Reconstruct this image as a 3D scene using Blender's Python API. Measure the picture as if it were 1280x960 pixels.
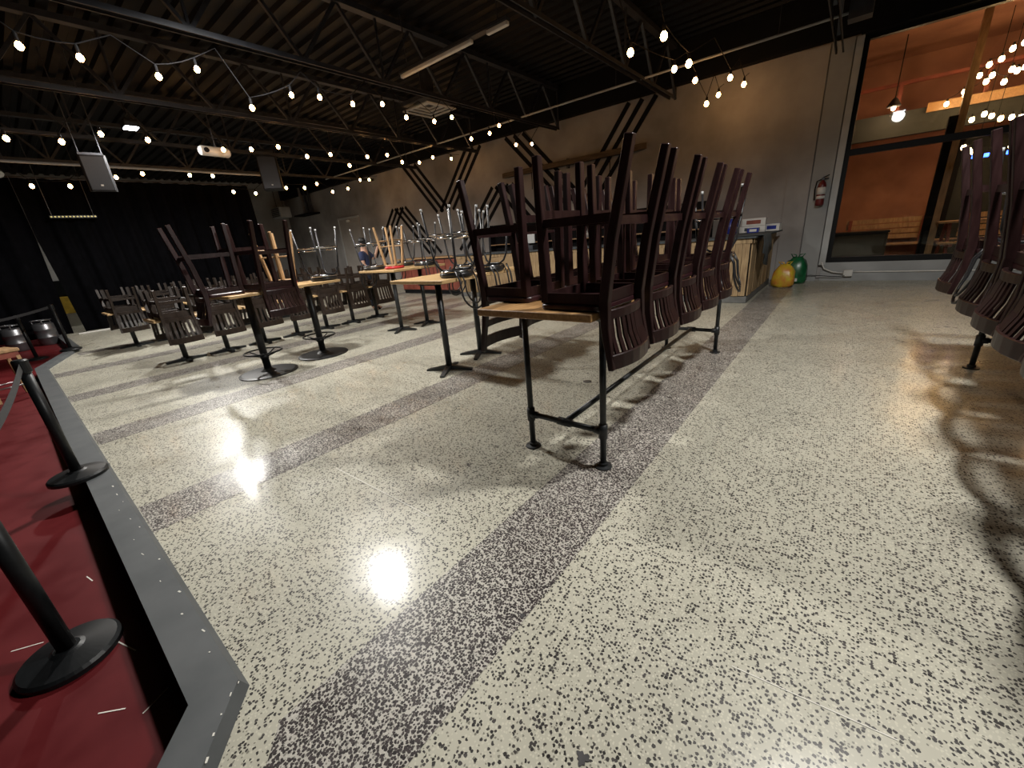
import bpy, bmesh, math, random
from mathutils import Vector, Matrix
random.seed(7)
PI = math.pi
for o in list(bpy.data.objects): bpy.data.objects.remove(o)
scene = bpy.context.scene
COL = scene.collection

# ------------------------------------------------------------ camera
cam_d = bpy.data.cameras.new('camera'); cam = bpy.data.objects.new('camera', cam_d); COL.objects.link(cam)
cam_d.sensor_fit = 'HORIZONTAL'; cam_d.sensor_width = 36.0; cam_d.lens = 36.0*500/1280
cam_d.clip_start = 0.05; cam_d.clip_end = 200
cam.matrix_world = Matrix(((0.78153, -0.15097, 0.60533, 0), (0.61833, 0.31652, -0.71936, 0), (-0.083, 0.93649, 0.34072, 1.51), (0, 0, 0, 1)))
scene.camera = cam
# ------------------------------------------------------------ world, exposure
w = bpy.data.worlds.new('night'); scene.world = w; w.use_nodes = True
w.node_tree.nodes['Background'].inputs[0].default_value = (0.55, 0.62, 0.8, 1)
w.node_tree.nodes['Background'].inputs[1].default_value = 0.012
vs = scene.view_settings
vs.view_transform = 'Standard'; vs.look = 'None'; vs.gamma = 1.0; vs.use_curve_mapping = False; vs.exposure = 0.55
FLOODS = [((-11.95, 2.75, 4.3), 720), ((-5.75, 2.82, 4.42), 640), ((0.65, 3.3, 4.42), 560), ((-18.6, 5.4, 3.75), 330)]
FLOOD_COL = (1.0, 0.975, 0.92)

# ------------------------------------------------------------ materials
MATS = {}
def nodes(name):
    m = bpy.data.materials.new(name); m.use_nodes = True
    return m, m.node_tree.nodes, m.node_tree.links, m.node_tree.nodes['Principled BSDF']
def mat(name, col, rough=0.5, metal=0.0, var=0.0, scale=8.0, stretch=(1, 1, 1), bump=0.0, emit=None, es=0.0, rvar=0.0, col2=None, spec=0.5):
    if name in MATS: return MATS[name]
    m, N, L, b = nodes(name); MATS[name] = m
    b.inputs['Base Color'].default_value = (*col, 1); b.inputs['Roughness'].default_value = rough; b.inputs['Metallic'].default_value = metal; b.inputs['Specular IOR Level'].default_value = spec
    if emit: b.inputs['Emission Color'].default_value = (*emit, 1); b.inputs['Emission Strength'].default_value = es
    if var or bump or rvar or col2:
        tc = N.new('ShaderNodeTexCoord'); mp = N.new('ShaderNodeMapping'); mp.inputs['Scale'].default_value = stretch
        L.new(tc.outputs['Object'], mp.inputs[0])
        n = N.new('ShaderNodeTexNoise'); n.inputs['Scale'].default_value = scale; n.inputs['Detail'].default_value = 5
        L.new(mp.outputs[0], n.inputs['Vector'])
        if var or col2:
            r = N.new('ShaderNodeValToRGB'); c2 = col2 or tuple(min(1, c*(1+var)) for c in col); c1 = col if col2 else tuple(c*(1-var) for c in col)
            r.color_ramp.elements[0].position = 0.32; r.color_ramp.elements[1].position = 0.68
            r.color_ramp.elements[0].color = (*c1, 1); r.color_ramp.elements[1].color = (*c2, 1)
            L.new(n.outputs['Fac'], r.inputs[0]); L.new(r.outputs[0], b.inputs['Base Color'])
        if rvar:
            mr = N.new('ShaderNodeMapRange'); mr.inputs[1].default_value = 0.3; mr.inputs[2].default_value = 0.7
            mr.inputs[3].default_value = rough-rvar; mr.inputs[4].default_value = rough+rvar
            L.new(n.outputs['Fac'], mr.inputs[0]); L.new(mr.outputs[0], b.inputs['Roughness'])
        if bump:
            bp = N.new('ShaderNodeBump'); bp.inputs['Strength'].default_value = bump; bp.inputs['Distance'].default_value = 0.01
            L.new(n.outputs['Fac'], bp.inputs['Height']); L.new(bp.outputs[0], b.inputs['Normal'])
    return m
def terrazzo(name, base, chip, cover, scale, size):
    m, N, L, b = nodes(name); MATS[name] = m
    tc = N.new('ShaderNodeTexCoord')
    def mix(f, a, c, mode='MIX'):
        x = N.new('ShaderNodeMix'); x.data_type = 'RGBA'; x.blend_type = mode
        for s, v in ((0, f), (6, a), (7, c)):
            if isinstance(v, (tuple, float, int)): x.inputs[s].default_value = (*v, 1) if isinstance(v, tuple) else v
            else: L.new(v, x.inputs[s])
        return x.outputs[2]
    def math_(op, a, c):
        x = N.new('ShaderNodeMath'); x.operation = op
        for i, v in enumerate((a, c)):
            if isinstance(v, (float, int)): x.inputs[i].default_value = v
            else: L.new(v, x.inputs[i])
        return x.outputs[0]
    # domain warp for irregular chips
    wn = N.new('ShaderNodeTexNoise'); wn.inputs['Scale'].default_value = scale*1.6; L.new(tc.outputs['Object'], wn.inputs['Vector'])
    vm = N.new('ShaderNodeVectorMath'); vm.operation = 'MULTIPLY_ADD'; vm.inputs[1].default_value = (0.6/scale,)*3
    L.new(wn.outputs['Color'], vm.inputs[0]); L.new(tc.outputs['Object'], vm.inputs[2])
    def chips(sc, cov, sz, off):
        a = N.new('ShaderNodeVectorMath'); a.operation = 'ADD'; a.inputs[1].default_value = (off, off*1.7, 0); L.new(vm.outputs[0], a.inputs[0])
        v = N.new('ShaderNodeTexVoronoi'); v.voronoi_dimensions = '2D'; v.inputs['Scale'].default_value = sc; L.new(a.outputs[0], v.inputs['Vector'])
        sp = N.new('ShaderNodeSeparateColor'); L.new(v.outputs['Color'], sp.inputs[0])
        keep = math_('LESS_THAN', sp.outputs[0], cov)
        rad = math_('MULTIPLY_ADD', sp.outputs[1], sz*0.55); rad.node.inputs[2].default_value = sz*0.6
        ins = math_('LESS_THAN', v.outputs['Distance'], rad)
        return math_('MULTIPLY', keep, ins), sp.outputs[2]
    big = N.new('ShaderNodeTexNoise'); big.inputs['Scale'].default_value = 0.8; big.inputs['Detail'].default_value = 6; L.new(tc.outputs['Object'], big.inputs['Vector'])
    rp = N.new('ShaderNodeValToRGB'); rp.color_ramp.elements[0].position = 0.35; rp.color_ramp.elements[1].position = 0.7
    rp.color_ramp.elements[0].color = (*[c*0.86 for c in base], 1); rp.color_ramp.elements[1].color = (*[min(1, c*1.1) for c in base], 1)
    L.new(big.outputs['Fac'], rp.inputs[0])
    f1, r1 = chips(scale*1.3, 0.4, 0.42, 3.1)
    c = mix(f1, rp.outputs[0], tuple(min(1, x*1.18) for x in base))
    f2, r2 = chips(scale*1.25, cover*0.5, size*0.8, 11.3)
    c = mix(f2, c, tuple(x*0.42 for x in base))
    f3, r3 = chips(scale, cover, size, 0.0)
    cc = mix(r3, tuple(x*0.6 for x in chip), tuple(x*1.8 for x in chip))
    c = mix(f3, c, cc)
    L.new(c, b.inputs['Base Color'])
    rn = N.new('ShaderNodeTexNoise'); rn.inputs['Scale'].default_value = 2.3; rn.inputs['Detail'].default_value = 8; L.new(tc.outputs['Object'], rn.inputs['Vector'])
    mr = N.new('ShaderNodeMapRange'); mr.inputs[1].default_value = 0.35; mr.inputs[2].default_value = 0.68; mr.inputs[3].default_value = 0.27; mr.inputs[4].default_value = 0.50; b.inputs['Specular IOR Level'].default_value = 0.2; b.inputs['Coat Weight'].default_value = 0.22; b.inputs['Coat Roughness'].default_value = 0.15
    L.new(rn.outputs['Fac'], mr.inputs[0]); L.new(mr.outputs[0], b.inputs['Roughness'])
    return m
M_FLOOR = terrazzo('terrazzo_cream', (0.47, 0.45, 0.37), (0.04, 0.036, 0.034), 0.36, 80, 0.46)
M_BAND = terrazzo('terrazzo_dark', (0.46, 0.435, 0.39), (0.036, 0.029, 0.029), 0.80, 94, 0.57)
M_WALL = mat('concrete_wall', (0.225, 0.213, 0.206), 0.92, scale=0.8, bump=0.05, col2=(0.40, 0.382, 0.37), spec=0.2)
M_GREYWALL = mat('grey_wall', (0.25, 0.255, 0.255), 0.9, scale=0.9, col2=(0.38, 0.385, 0.385), spec=0.2)
M_BLACK = mat('black_paint', (0.006, 0.006, 0.007), 0.8, var=0.2, scale=3, spec=0.15)
M_DECK = mat('dark_metal_deck', (0.003, 0.003, 0.0036), 0.5, var=0.3, scale=2, spec=0.16)
M_STEEL = mat('truss_steel', (0.032, 0.034, 0.041), 0.45, 0.1, var=0.3, scale=5)
M_WOOD = mat('dark_mahogany', (0.018, 0.0068, 0.0068), 0.36, var=0.35, scale=9, stretch=(4, 4, 0.6), rvar=0.06, spec=0.35)
M_WOOD2 = mat('maroon_seat', (0.028, 0.008, 0.010), 0.32, var=0.3, scale=20)
M_CHAIR = mat('brown_walnut', (0.022, 0.014, 0.010), 0.42, var=0.3, scale=9, stretch=(4, 4, 0.6), spec=0.35)
M_TABLE = mat('oak_table_top', (0.26, 0.135, 0.05), 0.4, scale=6, stretch=(9, 0.9, 9), col2=(0.42, 0.24, 0.10))
M_TABLE2 = mat('pale_oak_top', (0.40, 0.25, 0.11), 0.4, scale=6, stretch=(9, 0.9, 9), col2=(0.56, 0.38, 0.19))
M_TAN = mat('tan_wood', (0.36, 0.22, 0.11), 0.45, var=0.25, scale=9, stretch=(3, 3, 0.5))
M_PIPE = mat('black_iron_pipe', (0.016, 0.018, 0.020), 0.42, 0.1, var=0.3, scale=25)
M_POST = mat('black_powder_coat', (0.008, 0.009, 0.010), 0.42, 0.0, var=0.2, scale=30, spec=0.3)
M_CHROME = mat('chrome', (0.55, 0.55, 0.57), 0.16, 1.0)
M_DKCHROME = mat('dark_tube_metal', (0.014, 0.014, 0.016), 0.38, 0.0, spec=0.4)
M_PAD = mat('black_vinyl', (0.012, 0.012, 0.013), 0.35, var=0.2, scale=20)
M_RED = mat('red_vinyl', (0.42, 0.02, 0.025), 0.35, var=0.15, scale=20)
M_CURB = mat('grey_painted_curb', (0.062, 0.068, 0.072), 0.62, scale=5, bump=0.1, col2=(0.088, 0.094, 0.098))
M_REDFL = mat('red_painted_floor', (0.082, 0.0055, 0.0075), 0.58, scale=4, rvar=0.12, col2=(0.118, 0.009, 0.011), spec=0.2)
M_CURT = mat('black_curtain', (0.0016, 0.0016, 0.0022), 0.95, var=0.3, scale=6, spec=0.04)
M_PLANK = mat('pallet_wood', (0.17, 0.105, 0.05), 0.7, scale=7, stretch=(5, 5, 0.5), col2=(0.36, 0.25, 0.13))
M_GREYBASE = mat('grey_kick', (0.12, 0.12, 0.115), 0.8, var=0.2, scale=6)
M_CLOTH = mat('dark_grey_cloth', (0.045, 0.055, 0.062), 0.95, var=0.3, scale=12)
M_WHITE = mat('off_white', (0.62, 0.61, 0.58), 0.5, var=0.08, scale=6)
M_BLUE = mat('blue_plastic', (0.012, 0.025, 0.22), 0.35, var=0.2, scale=8)
M_YEL = mat('yellow_plastic_bag', (0.62, 0.50, 0.03), 0.35, scale=9, bump=0.4, col2=(0.62, 0.22, 0.04))
M_GRN = mat('green_plastic_bag', (0.008, 0.10, 0.035), 0.3, var=0.4, scale=9, bump=0.3)
M_LIGHTFR = mat('grey_door_frame', (0.42, 0.43, 0.43), 0.6, var=0.1, scale=3)
M_FRAME = mat('black_window_frame', (0.004, 0.004, 0.0045), 0.5, spec=0.2)
M_RUST = mat('red_oxide_panel', (0.19, 0.045, 0.028), 0.6, var=0.3, scale=4)
M_PATIO = mat('orange_stucco', (0.25, 0.11, 0.072), 0.9, scale=1.5, col2=(0.37, 0.175, 0.11))
M_PATFLOOR = mat('patio_concrete', (0.22, 0.20, 0.17), 0.85, var=0.2, scale=2)
M_STEELBR = mat('brushed_steel', (0.5, 0.5, 0.5), 0.3, 0.9, var=0.1, scale=20)
M_BELT = mat('black_webbing', (0.02, 0.02, 0.022), 0.85, var=0.2, scale=60)
M_SKIN = mat('skin', (0.42, 0.24, 0.17), 0.55, var=0.1, scale=10)
M_NAVY = mat('navy_cotton', (0.018, 0.026, 0.07), 0.9, var=0.25, scale=15)
M_DENIM = mat('dark_denim', (0.015, 0.02, 0.035), 0.9, var=0.3, scale=20)
M_HAIR = mat('black_hair', (0.006, 0.005, 0.005), 0.6)
M_BULB = mat('warm_bulb', (1, 0.7, 0.35), 0.3, emit=(1.0, 0.50, 0.17), es=36)
M_BULBHOT = mat('patio_bulb', (1, 0.7, 0.35), 0.3, emit=(1.0, 0.60, 0.27), es=50)
M_LENS = mat('flood_lens', (1, 1, 1), 0.3, emit=(0.86, 0.93, 1.0), es=16)
M_BLUELED = mat('blue_led', (0.05, 0.1, 0.8), 0.3, emit=(0.03, 0.10, 1.0), es=8)
def glass(name):
    m, N, L, b = nodes(name); MATS[name] = m
    g = N.new('ShaderNodeBsdfGlossy'); g.inputs['Roughness'].default_value = 0.02
    t = N.new('ShaderNodeBsdfTransparent'); t.inputs[0].default_value = (0.86, 0.88, 0.86, 1)
    fr = N.new('ShaderNodeFresnel'); fr.inputs[0].default_value = 1.5
    x = N.new('ShaderNodeMixShader'); L.new(fr.outputs[0], x.inputs[0]); L.new(t.outputs[0], x.inputs[1]); L.new(g.outputs[0], x.inputs[2])
    L.new(x.outputs[0], N['Material Output'].inputs['Surface'])
    return m
M_GLASS = glass('window_glass')

# ------------------------------------------------------------ mesh helpers
class MB:
    def __init__(s): s.v = []; s.f = []
    def add(s, vs, fs):
        n = len(s.v); s.v += [tuple(v) for v in vs]; s.f += [tuple(i+n for i in f) for f in fs]; return s
    def box(s, x0, x1, y0, y1, z0, z1):
        return s.add([(x0, y0, z0), (x1, y0, z0), (x1, y1, z0), (x0, y1, z0), (x0, y0, z1), (x1, y0, z1), (x1, y1, z1), (x0, y1, z1)],
                     [(3, 2, 1, 0), (4, 5, 6, 7), (0, 1, 5, 4), (1, 2, 6, 5), (2, 3, 7, 6), (3, 0, 4, 7)])
    def beam(s, path, sizes, side=(1, 0, 0)):
        """rectangular section swept along path; sizes: (w along side, d) or a list of them"""
        P = [Vector(p) for p in path]; n = len(P)
        if not isinstance(sizes[0], (tuple, list)): sizes = [sizes]*n
        vs, fs = [], []
        for i, p in enumerate(P):
            t = ((P[min(i+1, n-1)]-P[max(i-1, 0)])).normalized()
            a = Vector(side); a = (a-t*a.dot(t)); a = a.normalized() if a.length > 1e-4 else t.orthogonal().normalized()
            b = t.cross(a); w_, d_ = sizes[i]
            for sa, sb in ((-1, -1), (1, -1), (1, 1), (-1, 1)): vs.append(p+a*sa*w_/2+b*sb*d_/2)
        for i in range(n-1):
            for k in range(4): fs.append((4*i+k, 4*i+(k+1) % 4, 4*i+4+(k+1) % 4, 4*i+4+k))
        fs.append((3, 2, 1, 0)); fs.append(tuple(4*(n-1)+k for k in range(4)))
        return s.add(vs, fs)
    def tube(s, path, r, n=8, closed=False):
        P = [Vector(p) for p in path]; m = len(P); vs, fs = [], []
        rr = r if isinstance(r, (list, tuple)) else [r]*m
        a = None
        for i, p in enumerate(P):
            if closed: t = (P[(i+1) % m]-P[i-1]).normalized()
            else: t = (P[min(i+1, m-1)]-P[max(i-1, 0)]).normalized()
            if a is None: a = t.orthogonal().normalized()
            else:
                a = a-t*a.dot(t); a = a.normalized() if a.length > 1e-5 else t.orthogonal().normalized()
            b = t.cross(a)
            for k in range(n):
                q = 2*PI*k/n; vs.append(p+(a*math.cos(q)+b*math.sin(q))*rr[i])
        for i in range(m if closed else m-1):
            for k in range(n):
                j = (i+1) % m; fs.append((i*n+k, i*n+(k+1) % n, j*n+(k+1) % n, j*n+k))
        if not closed: fs.append(tuple(range(n))[::-1]); fs.append(tuple((m-1)*n+k for k in range(n)))
        return s.add(vs, fs)
    def lathe(s, prof, n=20, c=(0, 0, 0), M=None):
        vs, fs = [], []; m = len(prof)
        for r, z in prof:
            for k in range(n):
                q = 2*PI*k/n; v = Vector((r*math.cos(q), r*math.sin(q), z))
                if M: v = M@v
                vs.append(v+Vector(c))
        for i in range(m-1):
            for k in range(n): fs.append((i*n+k, i*n+(k+1) % n, (i+1)*n+(k+1) % n, (i+1)*n+k))
        fs.append(tuple(range(n))[::-1]); fs.append(tuple((m-1)*n+k for k in range(n)))
        return s.add(vs, fs)
    def prism(s, poly, z0, z1):
        n = len(poly)
        return s.add([(x, y, z0) for x, y in poly]+[(x, y, z1) for x, y in poly],
                     [tuple(range(n))[::-1], tuple(range(n, 2*n))]+[(i, (i+1) % n, n+(i+1) % n, n+i) for i in range(n)])
    def mesh(s, name, m, smooth=False, bevel=0.0):
        me = bpy.data.meshes.new(name); me.from_pydata(s.v, [], s.f)
        if bevel:
            bm = bmesh.new(); bm.from_mesh(me)
            bmesh.ops.bevel(bm, geom=list(bm.edges), offset=bevel, segments=1, affect='EDGES', clamp_overlap=True)
            bm.to_mesh(me); bm.free()
        if smooth: me.shade_smooth()
        me.materials.append(m); return me
    def build(s, name, m, parent=None, smooth=False, bevel=0.0):
        return inst(name, s.mesh(name, m, smooth, bevel), parent)
def inst(name, me, parent=None):
    o = bpy.data.objects.new(name, me); COL.objects.link(o)
    if parent: o.parent = parent
    return o
def tag(o, label, cat, group=None):
    o['label'] = label; o['category'] = cat
    if group: o['group'] = group
    return o
def struct(o): o['kind'] = 'structure'; return o
def thing(name, label, cat, loc=(0, 0, 0), rot=(0, 0, 0), group=None):
    o = bpy.data.objects.new(name, None); COL.objects.link(o); o.empty_display_size = 0.1
    o.location = loc; o.rotation_euler = rot
    return tag(o, label, cat, group)
def rrect(x0, x1, y0, y1, r, n=5):
    p = []
    for cx, cy, a0 in ((x1-r, y1-r, 0), (x0+r, y1-r, PI/2), (x0+r, y0+r, PI), (x1-r, y0+r, 1.5*PI)):
        for k in range(n+1): a = a0+PI/2*k/n; p.append((cx+r*math.cos(a), cy+r*math.sin(a)))
    return p
def circ(r, n=24, z=0, c=(0, 0)): return [(c[0]+r*math.cos(2*PI*k/n), c[1]+r*math.sin(2*PI*k/n), z) for k in range(n)]

# ------------------------------------------------------------ floor and platform
FX0, FX1, FY0, FY1 = -26.0, 9.0, -9.0, 11.9
EDGE = [(-26.0, 0.75), (-13.1, 0.75), (-10.9, 0.115), (-1.53, 0.115), (-0.55, -0.68), (-0.55, -9.0)]   # outer edge of the platform kerb
fm = MB()
fm.prism([(FX1, FY0), (FX1, FY1), (FX0, FY1)]+EDGE, -0.2, 0.0)
floor = struct(fm.build('floor', M_FLOOR))
for i, xc in enumerate((-1.065, -3.29, -5.49, -7.75, -9.95, -12.2)):
    hw = 0.235 if i == 0 else 0.225
    y0 = 0.12 if xc < -1.3 else (-0.2 if xc < 0 else -9)
    if xc < -11: y0 = 0.6
    if i == 0: MB().prism([(xc-hw, 0.13-0.0), (xc-hw, 11.85), (xc+hw, 11.85), (xc+hw, -0.26)], 0, 0.0015).build('terrazzo_band', M_BAND, floor)
    else: MB().box(xc-hw, xc+hw, y0, 11.85, 0, 0.0015).build('terrazzo_band', M_BAND, floor)
m_scr = mat('pale_scratch', (0.75, 0.73, 0.66), 0.6)
MB().beam([(-2.77, 1.148, 0.0012), (-1.70, 1.160, 0.0012)], (0.005, 0.001), (0, 1, 0)).build('joint_line', m_scr, floor)
MB().beam([(-0.10, 1.205, 0.0012), (0.34, 1.243, 0.0012)], (0.0035, 0.001), (0, 1, 0)).build('joint_line', m_scr, floor)
m_spot = mat('dark_spot', (0.03, 0.028, 0.03), 0.6, var=0.3, scale=30)
for x, y, r in ((-0.848, 0.941, 0.013), (-0.40, 0.652, 0.022)):
    MB().prism([(x+r*(0.8+0.2*math.sin(3*a+x)+0.15*math.sin(7*a))*math.cos(a), y+r*(0.8+0.2*math.sin(3*a+x)+0.15*math.sin(7*a))*math.sin(a)) for a in [2*PI*k/28 for k in range(28)]], 0.0, 0.003).build('floor_stain', m_spot, floor)
MB().lathe([(0.045, 0), (0.045, 0.004), (0.035, 0.006), (0.0, 0.006)], 20, (-1.98, 3.61, 0)).build('floor_drain_cap', M_STEELBR, floor)

def offs(poly, d):
    out = []
    for i, p in enumerate(poly):
        a = Vector(poly[max(i-1, 0)]); b = Vector(poly[min(i+1, len(poly)-1)]); p = Vector(p)
        d1 = (p-a).normalized() if i > 0 else None; d2 = (b-p).normalized() if i < len(poly)-1 else None
        n1 = Vector((d1.y, -d1.x)) if d1 is not None else None; n2 = Vector((d2.y, -d2.x)) if d2 is not None else None
        if n1 is None: n = n2
        elif n2 is None: n = n1
        else: n = (n1+n2)/(1+n1.dot(n2))
        out.append(tuple(p+n*d))
    return out
KW = 0.165
inner = offs(EDGE, KW)
top_o = offs(EDGE, 0.022)
km = MB()
n = len(EDGE)
vs = [(x, y, 0.0) for x, y in EDGE]+[(x, y, 0.052) for x, y in top_o]+[(x, y, 0.052) for x, y in inner]+[(x, y, -0.2) for x, y in inner]
fs = []
for i in range(n-1):
    for k in range(3): fs.append((k*n+i, (k+1)*n+i, (k+1)*n+i+1, k*n+i+1))
km.add(vs, fs)
kerb = struct(km.build('trim_1', M_CURB)); kerb['label'] = 'grey painted kerb around the sunken red floor'
for i in range(26):                                   # worn paint chips along the kerb's outer edge
    if i < 12: t = i/12; p = Vector((-1.53, 0.095)).lerp(Vector((-0.95, -0.375)), t); dr = Vector((0.77, -0.63))
    else: p = Vector((-1.7-(i-12)*0.17-random.random()*0.1, 0.085-random.random()*0.06)); dr = Vector((1, 0.2*random.random()))
    ln = 0.003+0.014*random.random()**2; nn = Vector((-dr.y, dr.x))*(0.0015+0.003*random.random()); p = p+Vector((random.uniform(-0.02, 0.02), random.uniform(-0.006, 0.006)))
    a = p-dr*ln; c = p+dr*ln
    MB().prism([tuple(a-nn), tuple(c-nn*0.5), tuple(c+nn), tuple(a+nn*0.6)], 0.052, 0.0535).build('paint_chip', m_scr, kerb)
rf = struct(MB().prism([(x, y) for x, y in inner[:-1]]+[(inner[-1][0], -9.0), (-26, -9.0)], -0.3, -0.11).build('floor_red_platform', M_REDFL))
rf['label'] = 'red painted sunken floor inside the grey kerb'
for (x, y, l, a) in ((-2.35, -0.16, 0.09, 0.3), (-2.0, -0.25, 0.05, 0.8), (-1.9, -0.13, 0.05, 2.0), (-3.1, -0.2, 0.04, 0.2), (-2.75, -0.45, 0.06, 1.0)):
    MB().beam([(x-l*math.cos(a), y-l*math.sin(a), -0.109), (x+l*math.cos(a), y+l*math.sin(a), -0.109)], (0.005, 0.001), (0, 1, 0)).build('scratch_line', m_scr, rf)

# ------------------------------------------------------------ walls
WY = 11.9
wf = struct(MB().box(-26, -0.42, WY, WY+0.3, 0, 5.6).build('wall_far', M_WALL))
MB().box(-1.32, -0.875, WY-0.05, WY, 0, 4.62).build('pilaster', M_WALL, wf)
MB().box(-0.85, -0.49, WY-0.10, WY, 0, 4.62).build('pilaster', M_GREYWALL, wf)
sill = struct(MB().box(-0.42, 9, WY-0.05, WY+0.3, 0, 0.40).build('wall_under_window', M_GREYWALL))
hd = struct(MB().box(-26, -0.40, WY-0.22, WY+0.1, 4.66, 5.6).build('trim_2', M_BLACK))
struct(MB().box(-0.40, 9, WY-0.22, WY+0.3, 4.6, 5.6).build('trim_3', M_BLACK))
struct(MB().box(-26.3, -26, -9, WY, 0, 5.6).build('wall_left', M_GREYWALL))
struct(MB().box(9, 9.3, -9, WY, 0, 5.6).build('wall_right', M_BLACK))
struct(MB().box(-26, 9, -9.3, -9, -0.3, 5.6).build('wall_back', M_BLACK))
# corrugated roof deck
prof = []
y = -9.2
while y < 12.2:
    prof += [(y, 5.55), (y+0.10, 5.55), (y+0.14, 5.49), (y+0.26, 5.49)]; y += 0.30
cm = MB(); nn = len(prof)
cm.add([(-26, a, b) for a, b in prof]+[(9, a, b) for a, b in prof]+[(-26, prof[-1][0], 5.75), (9, prof[-1][0], 5.75), (-26, prof[0][0], 5.75), (9, prof[0][0], 5.75)],
       [(i+1, i, nn+i, nn+i+1) for i in range(nn-1)]+[(2*nn+2, 2*nn, 2*nn+1, 2*nn+3)])
struct(cm.build('ceiling', M_DECK))
# window: black frame, panes
def window(name, x0, x1, z0, z1, midz, posts):
    fr = MB(); d0, d1 = WY-0.02, WY+0.10
    o = struct(MB().box(x0, x0+0.09, d0, d1, z0, z1).build(name, M_FRAME))
    for a in (MB().box(x1-0.09, x1, d0, d1, z0, z1), MB().box(x0+0.09, x1-0.09, d0, d1, z0, z0+0.11), MB().box(x0+0.09, x1-0.09, d0, d1, z1-0.09, z1), MB().box(x0+0.09, x1-0.09, d0, d1, midz-0.06, midz+0.06)):
        a.build('window_frame', M_FRAME, o)
    for p in posts: MB().box(p-0.05, p+0.05, d0, d1, midz+0.06, z1-0.09).build('mullion', M_FRAME, o)
    xs = [x0+0.09]+list(posts)+[x1-0.09]
    MB().box(x0+0.09, x1-0.09, WY+0.03, WY+0.045, z0+0.11, midz-0.06).build('glass_pane', M_GLASS, o)
    for a, b in zip(xs, xs[1:]): MB().box(a+0.05*(a != xs[0]), b-0.05*(b != xs[-1]), WY+0.03, WY+0.045, midz+0.06, z1-0.09).build('glass_pane', M_GLASS, o)
    return o
window('window_1', -0.36, 4.6, 0.40, 4.62, 2.60, [2.9])
struct(MB().box(4.6, 9, WY, WY+0.3, 0.4, 4.62).build('wall_beside_window', M_GREYWALL))
struct(MB().box(-0.47, -0.355, WY-0.13, WY-0.02, 0.36, 4.6).build('trim_4', M_LIGHTFR))
# painted chevron stripes of black boards on the far wall
zz = thing('wall_chevron_boards', 'black triple-line chevron boards on the brown concrete wall', 'wall decoration', (0, WY, 0))
def stripe(x0, z0, x1, z1):
    for k in (-1, 0, 1):
        dx = k*0.36
        MB().beam([(x0+dx, -0.012, z0), (x1+dx, -0.012, z1)], (0.024, 0.115), (0, 1, 0)).build('stripe_board', M_BLACK, zz)
stripe(-14.45, 4.62, -12.75, 2.75); stripe(-10.85, 4.62, -12.55, 2.75)
stripe(-9.0, 4.62, -6.75, 2.35); stripe(-4.75, 4.62, -6.5, 2.35)
stripe(-15.6, 3.15, -17.5, 1.2); stripe(-15.45, 3.15, -13.55, 1.2)
stripe(-9.75, 3.25, -11.7, 1.25); stripe(-9.6, 3.25, -7.7, 1.25)
bd = thing('wall_plank', 'long rough wooden plank hung high across the brown wall', 'plank', (0, WY-0.15, 0))
MB().prism([(-9.5, 0.0), (-9.38, 0.10), (-4.66, 0.10), (-4.55, 0.0), (-4.66, -0.05), (-9.38, -0.05)], 3.44, 3.58).build('board', mat('weathered_plank', (0.10, 0.07, 0.045), 0.8, var=0.3, scale=4, stretch=(0.5, 4, 4), spec=0.2), bd)
for x in (-9.0, -7.0, -5.1): MB().box(x-0.03, x+0.03, 0.06, 0.149, 3.36, 3.62).build('bracket', M_STEEL, bd)
for x in (-8.3, -6.6, -5.6): MB().tube([(x, 0, 3.45), (x+0.01, 0, 3.2), (x, 0.0, 2.95)], 0.012, 6).build('hanging_cord', M_BLACK, bd)
# far door, ducts, boxes on the wall at the back
dr = struct(MB().box(-20.5, -18.7, WY-0.06, WY, 0, 3.1).build('door_1', mat('pale_grey_door', (0.34, 0.31, 0.28), 0.7, var=0.08, scale=2)))
MB().box(-20.58, -20.5, WY-0.09, WY, 0, 3.18).build('door_frame', M_LIGHTFR, dr); MB().box(-20.5, -18.7, WY-0.09, WY, 3.1, 3.18).build('door_frame', M_LIGHTFR, dr)
MB().lathe([(0.0, 0), (0.09, 0.02), (0.09, 0.1), (0, 0.12)], 12, (-19.55, WY-0.12, 2.93)).build('door_sensor', M_WHITE, dr)
dk = thing('duct_riser', 'silver pipes rising from a dark ledge in the far corner', 'pipes', (-23.2, WY-0.2, 3.6))
for x, r, m in ((-0.35, 0.10, M_STEELBR), (0.1, 0.06, M_STEEL), (0.5, 0.08, M_STEEL)): MB().tube([(x, 0, 0.08), (x, 0, 1.4)], r, 10).build('pipe', m, dk)
MB().box(-0.9, 0.95, -0.35, 0.19, 0, 0.08).build('ledge', M_BLACK, dk)
ub = thing('unit_heater', 'grey box heater hung in the far corner beside the pipes', 'heater', (-25.2, WY-0.7, 3.65))
MB().box(-0.55, 0.55, -0.3, 0.3, 0, 0.55).build('casing', M_LIGHTFR, ub, bevel=0.03)
for k in range(5): MB().box(-0.45, 0.45, -0.33, -0.29, 0.08+k*0.09, 0.12+k*0.09).build('louvre', M_STEEL, ub)
for x in (-0.4, 0.4): MB().tube([(x, 0, 0.55), (x, 0, 1.84)], 0.015, 6).build('hanger_rod', M_STEEL, ub)
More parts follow.
